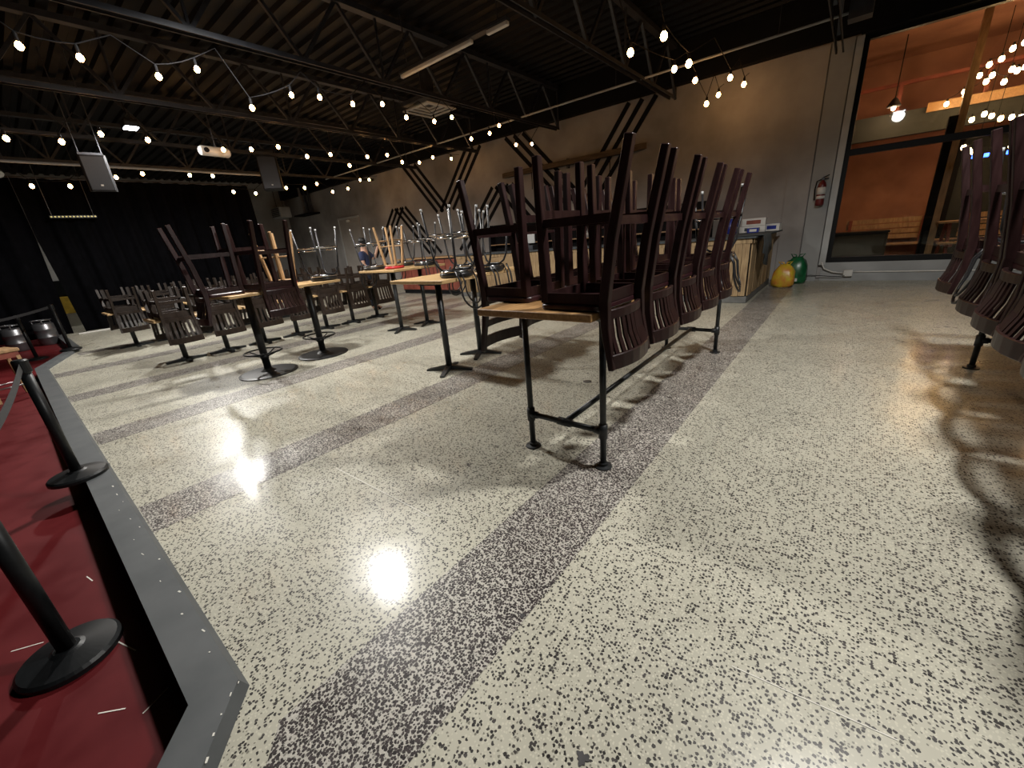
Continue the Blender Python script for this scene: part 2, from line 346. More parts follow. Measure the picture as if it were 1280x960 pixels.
# base conduit and socket box under the window
cd = thing('base_conduit', 'white conduit with a junction box along the base under the window', 'conduit', (0, WY-0.115, 0))
MB().tube([(-0.42, -0.05, 0.42), (-0.36, -0.02, 0.28), (-0.2, 0, 0.2), (0.0, 0, 0.17)], 0.014, 8).build('cable', M_WHITE, cd, True)
MB().box(0.0, 0.16, -0.03, 0.064, 0.1, 0.24).build('junction_box', M_WHITE, cd, bevel=0.01)
MB().tube([(0.16, 0.045, 0.19), (4.5, 0.045, 0.19)], 0.014, 8).build('pipe_run', M_WHITE, cd, True)
MB().tube([(-1.1, 0, 0.06), (-0.6, -0.05, 0.14), (-0.1, -0.03, 0.10), (0.03, -0.03, 0.12)], 0.008, 6).build('cable', M_BLACK, cd, True)
# fire extinguisher
fe = thing('fire_extinguisher', 'red fire extinguisher with pale label hung on the grey pilaster', 'fire extinguisher', (-0.64, WY-0.20, 1.62))
m_fe = mat('extinguisher_red', (0.12, 0.012, 0.012), 0.35)
MB().lathe([(0.05, 0), (0.075, 0.015), (0.078, 0.05), (0.078, 0.40), (0.06, 0.46), (0.03, 0.49), (0.03, 0.51)], 18).build('cylinder', m_fe, fe, True)
MB().lathe([(0.0795, 0.14), (0.0795, 0.20)], 18).build('label_band', M_WHITE, fe, True); MB().lathe([(0.0795, 0.23), (0.0795, 0.37)], 18).build('label_band', M_WHITE, fe, True)
MB().box(-0.025, 0.025, -0.025, 0.025, 0.50, 0.56).build('valve', M_STEEL, fe)
MB().beam([(0, 0, 0.56), (0.10, -0.01, 0.60)], (0.02, 0.012)).build('handle', M_BLACK, fe); MB().beam([(0, 0, 0.52), (0.10, -0.01, 0.53)], (0.02, 0.012)).build('handle', M_BLACK, fe)
MB().tube([(-0.02, 0, 0.53), (-0.10, 0, 0.50), (-0.115, 0, 0.35), (-0.10, 0, 0.12)], 0.012, 8).build('hose', M_BLACK, fe, True)
MB().box(-0.03, 0.03, 0.06, 0.098, 0.40, 0.50).build('wall_hook', M_STEEL, fe)

# ------------------------------------------------------------ roof trusses
for i, x in enumerate((-16.6, -13.6, -10.4, -7.15, -3.9, -0.7, 2.4)):
    lab = ['steel roof truss nearest the black curtain', 'steel roof truss above the hung loudspeakers', 'steel roof truss above the low dining tables', 'floodlit steel roof truss with string lights beneath it', 'steel roof truss over the cross-base tables', 'steel roof truss above the long pipe-leg table', 'steel roof truss at the right over the window'][i]
    t = thing('roof_truss', lab, 'truss', (x, 0, 0), group='roof trusses')
    zb, zt = 4.36, 5.35
    for s in (-0.045, 0.045):
        MB().box(s-0.025 if s < 0 else s-0.004, s+0.004 if s < 0 else s+0.025, -8.9, 11.6, zb, zb+0.008).build('bottom_chord', M_STEEL, t)
        MB().box(s-0.004, s+0.004, -8.9, 11.6, zb, zb+0.075).build('bottom_chord', M_STEEL, t)
    MB().box(-0.07, 0.07, -8.9, 11.6, zt, zt+0.09).build('top_chord', M_STEEL, t)
    y = -8.6+0.24*i; k = 0
    while y < 10.6:
        MB().beam([(0, y, zb+0.04), (0, y+0.75, zt+0.03)], (0.05, 0.05)).build('web', M_STEEL, t)
        MB().beam([(0, y+0.75, zt+0.03), (0, y+1.5, zb+0.04)], (0.05, 0.05)).build('web', M_STEEL, t)
        if k % 2 == 0: MB().beam([(0, y+1.5, zb+0.04), (0, y+1.5, zt+0.03)], (0.035, 0.035)).build('web', M_STEEL, t)
        y += 1.5; k += 1

# ------------------------------------------------------------ flood lights
def floodlight(p, power, label, tilt=0.0):
    t = thing('floodlight', label, 'floodlight', p, (0, tilt, 0), group='white floodlights in a row on the roof steel')
    MB().prism(rrect(-0.17, 0.17, -0.13, 0.13, 0.03), 0.0, 0.10).build('housing', M_POST, t)
    MB().prism(rrect(-0.145, 0.145, -0.105, 0.105, 0.02), -0.012, 0.0).build('lens', M_LENS, t)
    for k in range(6): MB().box(-0.15+k*0.055, -0.14+k*0.055, -0.11, 0.11, 0.10, 0.14).build('cooling_fin', M_POST, t)
    MB().beam([(-0.185, 0, 0.05), (-0.185, 0, 0.24), (0.185, 0, 0.24), (0.185, 0, 0.05)], (0.03, 0.008), (0, 1, 0)).build('yoke', M_POST, t)
    MB().tube([(0, 0, 0.24), (0, 0, 5.5-p[2])], 0.012, 6).build('drop_rod', M_POST, t)
    ld = bpy.data.lights.new('flood', 'SPOT'); ld.energy = power; ld.color = FLOOD_COL; ld.spot_size = math.radians(170); ld.spot_blend = 0.42; ld.shadow_soft_size = 0.16
    lo = bpy.data.objects.new('flood_lamp', ld); COL.objects.link(lo); lo.parent = t; lo.location = (0, 0, -0.14)
floodlight(*FLOODS[0], 'white floodlight far over the low dining tables')
floodlight(*FLOODS[1], 'white floodlight over the round-base pole tables', 0.2)
floodlight(*FLOODS[3], 'white floodlight low behind the black curtain')
floodlight(*FLOODS[2], 'white floodlight over the aisle beside the long pipe-leg table')

# ------------------------------------------------------------ string lights
def string_light(x, pts, label, bend=None, r=0.036, m=M_BULB, axis='x', hang=0.5):
    t = thing('string_light', label, 'string lights', (0, 0, 0), group='warm bulb strings')
    P = []
    for i, (y, z) in enumerate(pts):
        P.append((x, y, z+0.13))
        if i+1 < len(pts):
            y2, z2 = pts[i+1]
            if z+z2 > 7.9 or i % 2 == 1: P.append((x, (y+y2)/2, min(4.40, max(z, z2)+0.30)))
            else:
                for f in (0.33, 0.66): P.append((x, y+(y2-y)*f, z+(z2-z)*f+0.11))
    P = [(x, pts[0][0]-0.5, 4.38)]+P+[(x, pts[-1][0]+0.4, 4.38)]
    MB().tube(P, 0.007, 5).build('cable', M_BLACK, t)
    for (y, z) in pts:
        b = MB().lathe([(0.0, -r*1.1), (r*0.55, -r*0.9), (r, -r*0.15), (r*0.85, r*0.5), (r*0.45, r*1.1)], 10, (x, y, z)).build('bulb', m, t, True)
        MB().lathe([(r*0.5, r*1.05), (r*0.5, 0.115), (0.008, 0.13)], 8, (x, y, z)).build('socket', M_BLACK, b)
    return t
string_light(-7.15, [(0.95, 3.84), (1.41, 3.84), (2.11, 3.8), (2.57, 3.97), (3.15, 3.62), (3.79, 3.89), (4.26, 3.94), (4.86, 3.94), (5.49, 4.04), (6.01, 3.9), (6.74, 3.93), (7.27, 4.08), (7.82, 3.73), (8.49, 3.92), (8.88, 4.13), (9.51, 3.78), (10.23, 3.87)], 'warm bulb string looping under the floodlit truss')
string_light(-11, [(0.86, 3.72), (1.5, 3.74), (2.06, 3.92), (2.73, 3.9), (4.01, 3.85), (4.59, 3.91), (5.21, 4.02), (5.87, 3.87), (6.52, 3.97), (7.02, 3.75), (7.63, 4.01), (8.32, 4.11), (8.83, 3.96), (9.5, 4.0), (10.1, 4.19), (10.93, 4.22)], 'warm bulb string between the loudspeaker and the floodlit truss', r=0.042)
string_light(-15.6, [(1.29, 3.65), (1.95, 3.67), (2.9, 3.92), (3.49, 4.04), (4.59, 4.06), (5.18, 4.07), (5.63, 3.64), (6.28, 3.61), (7.32, 3.81), (7.97, 3.83), (8.46, 3.98), (9.02, 3.73), (9.68, 3.86), (10.29, 4.19), (10.71, 4.22)], 'warm bulb string nearest the black curtain', r=0.046)
string_light(-2.75, [(6.42, 3.77), (8.24, 3.96), (9.44, 4.03), (10.31, 3.79), (11.2, 4.1)], 'warm bulb string above the bar reaching the chevron wall', r=0.046)
string_light(-2.2, [(6.15, 3.72), (7.2, 3.66), (9.7, 3.98), (10.9, 4.1)], 'warm bulb string above the bar end nearest the window', r=0.046)

# ------------------------------------------------------------ things hung from the roof
def speaker(label, x, y, z, w_, h_, d_, rz, tilt):
    t = thing('loudspeaker', label, 'loudspeaker', (x, y, z), (0, tilt, rz), group='black loudspeakers hung from the roof')
    MB().prism(rrect(-d_/2, d_/2, -w_/2, w_/2, 0.04), 0, h_).build('cabinet', mat('speaker_black', (0.010, 0.010, 0.011), 0.6, var=0.2, scale=30, spec=0.2), t)
    MB().prism(rrect(d_/2, d_/2+0.02, -w_/2+0.03, w_/2-0.03, 0.008), 0.03, h_-0.03).build('grille', mat('speaker_grille', (0.03, 0.033, 0.04), 0.5, 0.2, var=0.2, scale=90), t)
    MB().box(d_/2+0.02, d_/2+0.024, -0.02, 0.02, 0.10, 0.13).build('badge', M_WHITE, t)
    for s in (-1, 1): MB().tube([(0, s*w_*0.4, h_), (0, s*w_*0.4, 5.5-z)], 0.01, 6).build('hanger_chain', M_STEEL, t)
    MB().beam([(0, -w_*0.45, h_+0.03), (0, w_*0.45, h_+0.03)], (0.04, 0.04)).build('mount_bar', M_STEEL, t)
speaker('black loudspeaker hung from the roof at the left before the curtain', -12.3, 2.02, 3.13, 0.42, 0.66, 0.36, -0.14, 0.12)
speaker('tall black loudspeaker hung in front of the far grey wall', -14.0, 6.2, 3.5, 0.52, 1.05, 0.45, -0.5, 0.0)
pj = thing('projector', 'white cylindrical projector hung beneath the roof trusses', 'projector', (-11.6, 4.03, 3.92), (0, 0, 0.12))
MB().tube([(0, -0.30, 0), (0, -0.26, 0), (0, 0.28, 0), (0, 0.32, 0)], [0.07, 0.10, 0.10, 0.07], 14).build('body', M_WHITE, pj, True)
MB().tube([(0.09, -0.2, 0), (0.13, -0.2, 0)], 0.05, 12).build('lens', M_BLACK, pj); MB().tube([(0, 0.05, 0.1), (0.0, 0.05, 1.58)], 0.015, 8).build('drop_pole', M_STEEL, pj)
df = thing('ceiling_diffuser', 'pale square air diffuser hung below the dark roof', 'air diffuser', (-8.5, 7.9, 4.6))
for k in range(4):
    r0 = 0.46-k*0.10; mb = MB()
    for sx0, sx1, sy0, sy1 in ((-r0, r0, -r0, -r0+0.05), (-r0, r0, r0-0.05, r0), (-r0, -r0+0.05, -r0+0.05, r0-0.05), (r0-0.05, r0, -r0+0.05, r0-0.05)): mb.box(sx0, sx1, sy0, sy1, k*0.03, k*0.03+0.025)
    mb.build('diffuser_ring', M_LIGHTFR, df)
MB().box(-0.46, 0.46, -0.46, 0.46, 0.12, 0.2).build('plenum', M_STEEL, df); MB().tube([(0, 0, 0.2), (0, 0, 0.9)], 0.15, 12).build('duct_neck', M_STEEL, df)
tb = thing('strip_light', 'unlit pale strip light running across under the trusses', 'strip light', (0, 6.0, 4.52))
MB().box(-7.1, -5.25, -0.035, 0.035, 0, 0.06).build('batten', M_WHITE, tb, bevel=0.01); MB().box(-4.92, -4.5, -0.035, 0.035, 0, 0.06).build('batten', M_WHITE, tb, bevel=0.01)
MB().box(-7.1, -4.5, -0.06, 0.06, 0.06, 0.10).build('tray', M_STEEL, tb)
for x in (-6.9, -4.7): MB().tube([(x, 0, 0.1), (x, 0, 0.98)], 0.008, 6).build('hanger_rod', M_STEEL, tb)
cn = thing('ceiling_conduit', 'long thin grey conduit under the roof parallel to the far wall', 'conduit', (0, 9.75, 4.42))
MB().tube([(-17.2, 0, 0), (-0.55, 0, 0)], 0.022, 8).build('pipe', M_LIGHTFR, cn, True)
MB().box(-0.55, -0.25, -0.12, 0.12, -0.12, 0.14).build('junction_box', M_STEEL, cn)
for x in (-15, -11.5, -8, -4.5, -1.5): MB().tube([(x, 0, 0), (x, 0, 1.1)], 0.006, 5).build('hanger_rod', M_STEEL, cn)
lr = thing('lighting_bar', 'pale lighting pipe with stage cans above the black curtain', 'stage lighting', (-15.3, 0, 4.12))
MB().tube([(0, -4, 0), (0, 7.0, 0)], 0.03, 8).build('pipe', M_LIGHTFR, lr, True)
for y in (-0.9, -0.4, 0.3, 0.75, 2.35): 
    c = MB().tube([(0.05, y, -0.08), (0.22, y+0.05, -0.32)], [0.07, 0.11], 12).build('stage_can', M_STEELBR, lr)
    MB().beam([(0, y, 0), (0.1, y, -0.12)], (0.03, 0.03), (0, 1, 0)).build('clamp', M_STEEL, c)
for y in (-3.5, 1.0, 5.5): MB().tube([(0, y, 0), (0, y, 1.35)], 0.01, 6).build('hanger_rod', M_STEEL, lr)

# ------------------------------------------------------------ black stage curtain
def curtain(label, y0f, y1f, seed):
    t = thing('stage_curtain', label, 'curtain', (-16.7, 0, 0), group='black stage curtains')
    rnd = random.Random(seed); nz, ny = 10, 150; vs = []
    for j in range(nz+1):
        z = 0.03+3.95*j/nz; a, b = y0f(z), y1f(z)
        for i in range(ny+1):
            f = i/ny; y = a+(b-a)*f
            vs.append((0.07*math.sin(y*13+0.4*math.sin(y*3.1))+0.03*math.sin(y*29+z), y, z))
    fs = [(j*(ny+1)+i, j*(ny+1)+i+1, (j+1)*(ny+1)+i+1, (j+1)*(ny+1)+i) for j in range(nz) for i in range(ny)]
    mb = MB(); mb.add(vs, fs); N0 = len(vs); mb.add([(x-0.012, y, z) for x, y, z in vs], [f[::-1] for f in fs])
    mb.build('drape', M_CURT, t, True)
    MB().tube([(0, y0f(4), 4.0), (0, y1f(4), 4.0)], 0.025, 8).build('curtain_rail', M_STEEL, t)
curtain('wide black stage curtain behind the low dining tables', lambda z: 1.04+max(0, (0.14*(1-z/2.5))), lambda z: 6.53, 1)
curtain('black stage curtain left of the bright gap', lambda z: -8.0, lambda z: 1.03-max(0, (0.10*(1-z/2.5))), 2)
# things seen through the curtain gap
for nm, lab, cat, yy, z0, z1, mm in (('leaning_board', 'pale panel standing behind the curtain gap', 'panel', 0.72, 0.0, 2.6, M_WHITE), ('yellow_sign', 'yellow sign seen low through the curtain gap', 'sign', 0.95, 0.42, 0.95, mat('yellow_paint', (0.55, 0.36, 0.04), 0.5, var=0.2, scale=6)), ('dark_crate', 'dark case behind the curtain gap at mid height', 'case', 0.95, 1.0, 1.45, M_POST)):
    t = thing(nm, lab, cat, (-19.6, yy+0.1, 0))
    x0 = 0.0 if nm == 'leaning_board' else 0.12
    MB().box(x0, x0+0.06, -0.15, 0.75, z0, z1).build('face', mm, t, bevel=0.01)
    MB().box(x0-0.05, x0, -0.1, -0.05, 0, z1-0.02).build('upright', M_STEEL, t); MB().box(x0-0.05, x0, 0.6, 0.65, 0, z1-0.02).build('upright', M_STEEL, t)
tag(MB().box(-16.55, -16.42, 1.0, 2.1, 0, 0.035).build('floor_threshold', M_WHITE, bevel=0.008), 'pale threshold strip on the floor before the curtain', 'floor strip')
lb = thing('led_bar', 'dim dotted lamp bar hung in front of the black curtain', 'light bar', (-16.45, 1.88, 3.04))
MB().box(-0.03, 0.03, -0.45, 0.45, -0.03, 0.03).build('bar', M_POST, lb)
mld = mat('dim_led', (0.4, 0.36, 0.15), 0.4, emit=(0.9, 0.75, 0.3), es=0.4)
for k in range(13): MB().lathe([(0.0, -0.02), (0.022, -0.005), (0.022, 0.005), (0, 0.02)], 8, (0.04, -0.42+0.07*k, 0)).build('led', mld, lb)
for s in (-0.4, 0.4): MB().tube([(0, s, 0.03), (0, s, 2.46)], 0.006, 5).build('hanger_wire', M_STEEL, lb)

# ------------------------------------------------------------ furniture meshes (shared)
def taper_leg(p0, p1, s0, s1): return MB().beam([p0, p1], [(s0, s0), (s1, s1)])
def slat_chair_parts(SH, BH, wood, seatm, nsl=7, ladder=False, bev=0.004):
    """upright chair, front +y: list of (name, mesh)"""
    P = []
    P.append(('seat', MB().prism(rrect(-0.225, 0.225, -0.20, 0.225, 0.05), SH-0.038, SH).mesh('seat', seatm, bevel=0.008 if bev else 0)))
    for a in (MB().box(-0.19, 0.19, 0.185, 0.207, SH-0.10, SH-0.038), MB().box(-0.18, 0.18, -0.20, -0.178, SH-0.10, SH-0.038), MB().box(-0.212, -0.19, -0.18, 0.18, SH-0.10, SH-0.038), MB().box(0.19, 0.212, -0.18, 0.18, SH-0.10, SH-0.038)):
        P.append(('apron', a.mesh('apron', wood)))
    for s in (-1, 1):
        P.append(('front_leg', taper_leg((s*0.19, 0.185, SH-0.04), (s*0.20, 0.20, 0), 0.054, 0.042).mesh('front_leg', wood, bevel=bev)))
        k = SH/0.80
        P.append(('rear_post', MB().beam([(s*0.20, -0.205-0.135*k, 0), (s*0.198, -0.26*0.5-0.21*0.5-0.02, SH*0.55), (s*0.198, -0.212, SH-0.06), (s*0.205, -0.222, SH+0.10), (s*0.222, -0.27, SH+BH)], [(0.040, 0.046), (0.042, 0.052), (0.042, 0.058), (0.036, 0.048), (0.032, 0.034)]).mesh('rear_post', wood, bevel=bev)))
        zs = SH*0.42
        P.append(('stretcher', MB().beam([(s*0.196, 0.195, zs), (s*0.198, -0.268, zs)], (0.026, 0.046)).mesh('stretcher', wood)))
        if False: P.append(('stretcher', MB().beam([(s*0.194, 0.19, zs+0.19), (s*0.197, -0.245, zs+0.19)], (0.020, 0.026)).mesh('stretcher', wood)))
    P.append(('front_footrest', MB().beam([(-0.19, 0.195, SH*0.36), (0.19, 0.195, SH*0.36)], (0.045, 0.024), (0, 0, 1)).mesh('front_footrest', wood)))
    P.append(('rear_stretcher', MB().beam([(-0.19, -0.262, SH*0.44), (0.19, -0.262, SH*0.44)], (0.045, 0.022), (0, 0, 1)).mesh('rear_stretcher', wood)))
    def rail(zc, h, bow, w0, y0, thick=0.024):
        return MB().beam([(w0*f, y0-bow*(1-f*f), zc) for f in (-1, -0.66, -0.33, 0, 0.33, 0.66, 1)], (h, thick), (0, 0, 1)).mesh('back_rail', wood, bevel=bev)
    if ladder:
        P.append(('back_rail', rail(SH+0.18, 0.05, 0.035, 0.20, -0.226))); P.append(('crest_rail', rail(SH+BH-0.07, 0.085, 0.045, 0.215, -0.258)))
        P.append(('back_rail', rail(SH+0.01, 0.045, 0.02, 0.195, -0.214)))
    else:
        z0, z1 = SH+0.02, SH+BH-0.045
        P.append(('lower_rail', rail(z0, 0.055, 0.035, 0.20, -0.216))); P.append(('crest_rail', rail(z1, 0.09, 0.05, 0.222, -0.262, 0.028)))
        for k in range(nsl):
            f = (k-(nsl-1)/2)/((nsl-1)/2)*0.82
            ya = -0.216-0.035*(1-f*f); yb = -0.262-0.05*(1-f*f)
            P.append(('slat', MB().beam([(0.2*f, ya, z0+0.02), (0.207*f, (ya+yb)/2+0.008, (z0+z1)/2), (0.215*f, yb, z1-0.035)], (0.035, 0.012)).mesh('slat', wood)))
    return P
def metal_stool_parts(SH=0.76, ring=False, frame=M_DKCHROME, loops=True):
    P = [('seat_pad', MB().lathe([(0.12, SH-0.065), (0.185, SH-0.06), (0.20, SH-0.04), (0.20, SH-0.018), (0.185, SH), (0.10, SH+0.0)], 24).mesh('seat_pad', M_PAD, True)),
         ('seat_rim', MB().tube(circ(0.185, 24, SH-0.068), 0.012, 6, True).mesh('seat_rim', M_CHROME, True))]
    for s in (-1, 1):
        path = [(s*0.21, 0.23, 0), (s*0.165, 0.175, SH-0.20), (s*0.15, 0.14, SH-0.12), (s*0.145, 0.08, SH-0.082), (s*0.145, -0.08, SH-0.082), (s*0.15, -0.14, SH-0.12), (s*0.165, -0.175, SH-0.20), (s*0.21, -0.23, 0)]
        P.append(('leg_frame', MB().tube(path, 0.0125, 8).mesh('leg_frame', frame, True)))
        P.append(('foot_cap', MB().tube([(s*0.21, 0.23, 0), (s*0.2085, 0.228, 0.03)], 0.0138, 8).mesh('foot_cap', M_LIGHTFR, True)))
        P.append(('foot_cap', MB().tube([(s*0.21, -0.23, 0), (s*0.2085, -0.228, 0.03)], 0.0138, 8).mesh('foot_cap', M_LIGHTFR, True)))
    zf = 0.28
    if ring: P.append(('foot_ring', MB().tube(circ(0.275, 28, zf), 0.012, 8, True).mesh('foot_ring', M_CHROME, True)))
    if True:
        a, b = 0.192, 0.21
        for p, q in (((-a, b, zf), (a, b, zf)), ((-a, -b, zf), (a, -b, zf)), ((-a, -b, zf+0.04), (-a, b, zf+0.04)), ((a, -b, zf+0.04), (a, b, zf+0.04))):
            P.append(('foot_bar', MB().tube([p, q], 0.010, 8).mesh('foot_bar', M_CHROME, True)))
    if loops:
        for w0, hh, r in ((0.17, 0.36, 0.011), (0.10, 0.30, 0.009)):
            path = [(-w0, -0.16, SH-0.07), (-w0, -0.215, SH+0.03)]+[(-w0*math.cos(q), -0.235-0.05*math.sin(q), SH+hh*0.55+hh*0.45*math.sin(q)) for q in [PI*k/10 for k in range(11)]]+[(w0, -0.215, SH+0.03), (w0, -0.16, SH-0.07)]
            P.append(('back_loop', MB().tube(path, r, 8).mesh('back_loop', frame, True)))
    return P
def round_stool_parts(SH=0.74):
    P = [('cushion', MB().lathe([(0.10, SH-0.055), (0.17, SH-0.05), (0.185, SH-0.03), (0.18, SH-0.01), (0.14, SH)], 22).mesh('cushion', M_RED, True)),
         ('seat_disc', MB().lathe([(0.165, SH-0.075), (0.17, SH-0.055), (0.10, SH-0.055)], 22).mesh('seat_disc', M_TAN, True))]
    for sx in (-1, 1):
        for sy in (-1, 1): P.append(('leg', taper_leg((sx*0.11, sy*0.11, SH-0.07), (sx*0.18, sy*0.18, 0), 0.040, 0.032).mesh('leg', M_TAN, bevel=0.004)))
    for z, a in ((0.24, 0.157), (0.34, 0.147)):
        if z < 0.3: prs = (((-a, -a), (a, -a)), ((-a, a), (a, a)))
        else: prs = (((-a, -a), (-a, a)), ((a, -a), (a, a)))
        for p, q in prs: P.append(('stretcher', MB().tube([(*p, z), (*q, z)], 0.011, 8).mesh('stretcher', M_TAN, True)))
    return P
def widen(parts, k):
    for _, me in parts:
        for v in me.vertices: v.co.x *= k
    return parts
KIT = {'slat': ('slat_back_bar_stool', widen(slat_chair_parts(0.845, 0.33, M_WOOD, M_WOOD2, 8), 1.13), 0.845),
       'ladder': ('ladder_back_bar_stool', widen(slat_chair_parts(0.845, 0.40, M_WOOD, M_WOOD2, ladder=True), 1.08), 0.845),
       'chair': ('slat_back_dining_chair', slat_chair_parts(0.46, 0.40, M_CHAIR, M_CHAIR, 6, bev=0), 0.46),
       'metal': ('metal_bar_stool', metal_stool_parts(), 0.76), 'ring': ('ring_bar_stool', metal_stool_parts(ring=True, loops=False), 0.76),
       'red': ('round_cushion_stool', round_stool_parts(), 0.74)}
def flipped(kind, x, y, top, back_deg, label, group, dz=0.0, wob=0.0):
    """an upturned seat resting on a table top; back_deg: world direction in which its back points"""
    nm, parts, SH = KIT[kind]
    t = thing(nm, label, 'stool' if kind != 'chair' else 'chair', (x, y, top+SH+0.001+dz), (PI, 0, math.radians(back_deg-90)+wob), group)
    for pn, me in parts: inst(pn, me, t)
    return t
ORD = ['nearest', 'second', 'third', 'fourth', 'fifth', 'sixth', 'seventh', 'eighth']

# ------------------------------------------------------------ long pipe-leg table, centre
def pipe_table(label, x0, x1, y0, y1, T, lx, ly, topm, th=0.046):
    t = thing('pipe_leg_table', label, 'table', ((x0+x1)/2, (y0+y1)/2, 0), group='long bar-height pipe tables')
    ox, oy = (x0+x1)/2, (y0+y1)/2
    MB().box(x0-ox, x1-ox, y0-oy, y1-oy, T-th, T).build('table_top', topm, t, bevel=0.004)
    zc = 0.27
    for a in lx:
        for b in ly:
            X, Y = a-ox, b-oy
            lg = MB().tube([(X, Y, 0.02), (X, Y, T-th)], 0.0215, 12).build('leg', M_PIPE, t, True)
            MB().lathe([(0.058, 0), (0.058, 0.010), (0.03, 0.016), (0.03, 0.035), (0.022, 0.036)], 18, (X, Y, 0)).build('floor_flange', M_PIPE, lg)
            MB().tube([(X, Y, zc-0.05), (X, Y, zc+0.05)], 0.030, 12).build('tee_fitting', M_PIPE, lg, True)
            MB().lathe([(0.022, T-th-0.035), (0.03, T-th-0.03), (0.058, T-th-0.012), (0.058, T-th)], 18, (X, Y, 0)).build('top_flange', M_PIPE, lg)
    for b in ly:
        cb = MB().tube([(lx[0]-ox, b-oy, zc), (lx[1]-ox, b-oy, zc)], 0.0205, 12).build('cross_bar', M_PIPE, t, True)
        xm = (lx[0]+lx[1])/2-ox
        MB().tube([(xm-0.05, b-oy, zc), (xm+0.05, b-oy, zc)], 0.030, 12).build('tee_fitting', M_PIPE, cb, True)
        for a, s in ((lx[0], 1), (lx[1], -1)): MB().tube([(a-ox, b-oy, zc), (a-ox+s*0.055, b-oy, zc)], 0.028, 12).build('tee_fitting', M_PIPE, cb, True)
    xm = (lx[0]+lx[1])/2-ox
    MB().tube([(xm, ly[0]-oy, zc), (xm, ly[-1]-oy, zc)], 0.0205, 12).build('long_bar', M_PIPE, t, True)
    return t
T1 = 1.08
pipe_table('long bar-height wooden table on black iron pipe legs, loaded with upturned stools', -1.91, -1.05, 1.97, 5.45, T1, (-1.665, -1.08), (2.17, 5.17), M_TABLE)
RY = [2.29, 2.92, 3.53, 4.14, 4.74]
for i, y in enumerate(RY):
    flipped('slat', -1.215, y, T1, 0+random.uniform(-2, 2), 'upturned dark slat-back bar stool, %s along the right side of the centre table' % (ORD[i] if i < 4 else 'farthest'), 'upturned stools on the centre pipe-leg table')
LY = [2.48, 3.08, 3.68, 4.28, 4.88]
for i, y in enumerate(LY):
    k = 'ladder' if i in (0,) else 'slat'
    flipped(k, -1.88, y, T1, 180+random.uniform(-4, 4), 'upturned dark %s bar stool, %s along the left side of the centre table' % ('ladder-back' if k == 'ladder' else 'slat-back', ORD[i] if i < 4 else 'farthest'), 'upturned stools on the centre pipe-leg table')
flipped('metal', -1.19, 5.27, T1, 4, 'upturned chrome-loop metal bar stool at the far end of the centre table', 'upturned stools on the centre pipe-leg table')

# ------------------------------------------------------------ pipe table at the right edge of the picture
pipe_table('bar-height pipe-leg table cut off by the right picture edge', 0.93, 1.95, 1.75, 5.62, T1, (1.08, 1.75), (1.9, 5.46), M_TABLE)
for i, y in enumerate((5.28, 4.24, 3.70, 3.16, 2.62, 2.08)):
    flipped('slat', 1.005, y, T1, 180, 'upturned dark slat-back stool at right picture edge, %s on its table' % ['farthest', 'second farthest', 'third farthest', 'fourth farthest', 'fifth farthest', 'nearest'][i], 'upturned stools on the right-edge table')
flipped('metal', 1.02, 4.77, T1, 180, 'upturned metal bar stool between dark stools on the right-edge table', 'upturned stools on the right-edge table')
for i, y in enumerate((5.2, 4.5, 3.8, 3.1)):  # out-of-view stools added to block light and deepen the table's shadow
    flipped('slat', 1.79, y, T1, 0, 'unseen upturned dark slat-back stool added to block light, far side of right-edge table, %s' % ['farthest one', 'second farthest', 'third farthest', 'nearest one'][i], 'upturned stools on the right-edge table')

# ------------------------------------------------------------ cross-base bar tables
def cross_table(label, px, py, x0, x1, y0, y1, T, group, rot=0.15):
    t = thing('cross_base_table', label, 'table', (px, py, 0), group=group)
    MB().box(x0-px, x1-px, y0-py, y1-py, T-0.04, T).build('table_top', M_TABLE2, t, bevel=0.005)
    MB().tube([(0, 0, 0.05), (0, 0, T-0.06)], 0.038, 14).build('column', M_PIPE, t, True)
    MB().box(-0.16, 0.16, -0.16, 0.16, T-0.06, T-0.04).build('mount_plate', M_PIPE, t)
    for k in (0, 1):
        a = rot+k*PI/2; c, s = math.cos(a), math.sin(a); L_ = 0.30
        MB().beam([(-c*L_, -s*L_, 0.012), (-c*0.05, -s*0.05, 0.045), (c*0.05, s*0.05, 0.045), (c*L_, s*L_, 0.012)], [(0.05, 0.02), (0.06, 0.05), (0.06, 0.05), (0.05, 0.02)], (-s, c, 0)).build('foot', M_PIPE, t)
    return t
G2 = 'cross-base bar tables'
cross_table('pale oak bar table on a black cross base, nearest the centre table', -3.74, 3.24, -4.38, -3.42, 3.03, 3.77, 1.14, G2, 0.5)
cross_table('pale oak bar table on a black cross base, behind the nearest one', -3.87, 3.97, -4.40, -3.44, 3.79, 4.55, 1.14, G2, 0.5)
cross_table('pale oak bar table with cross base and red-cushioned stool on it', -6.58, 4.64, -7.33, -6.22, 4.42, 5.02, 1.16, G2, 0.5)
cross_table('pale oak cross-base bar table beside the bar, farthest from camera', -6.57, 5.28, -7.33, -6.22, 5.04, 5.66, 1.16, G2, 0.5)
G3 = 'upturned stools on the cross-base tables'
flipped('metal', -3.58, 3.42, 1.14, 0, 'upturned metal stool with hanging chrome loops on the nearest cross-base table', G3)
flipped('metal', -3.60, 4.02, 1.14, 4, 'upturned metal stool with loops on the right of the second cross-base table', G3)
flipped('metal', -4.22, 4.25, 1.14, 180, 'upturned metal stool on the left of the second cross-base table', G3)
flipped('metal', -7.16, 4.66, 1.16, 180, 'upturned metal stool at left of the red-cushioned stool', G3)
flipped('red', -6.62, 4.75, 1.16, 20, 'upturned tan-legged stool with red cushion on a cross-base table', G3)
flipped('metal', -6.39, 5.28, 1.16, 0, 'upturned metal stool just behind the red-cushioned stool', G3)
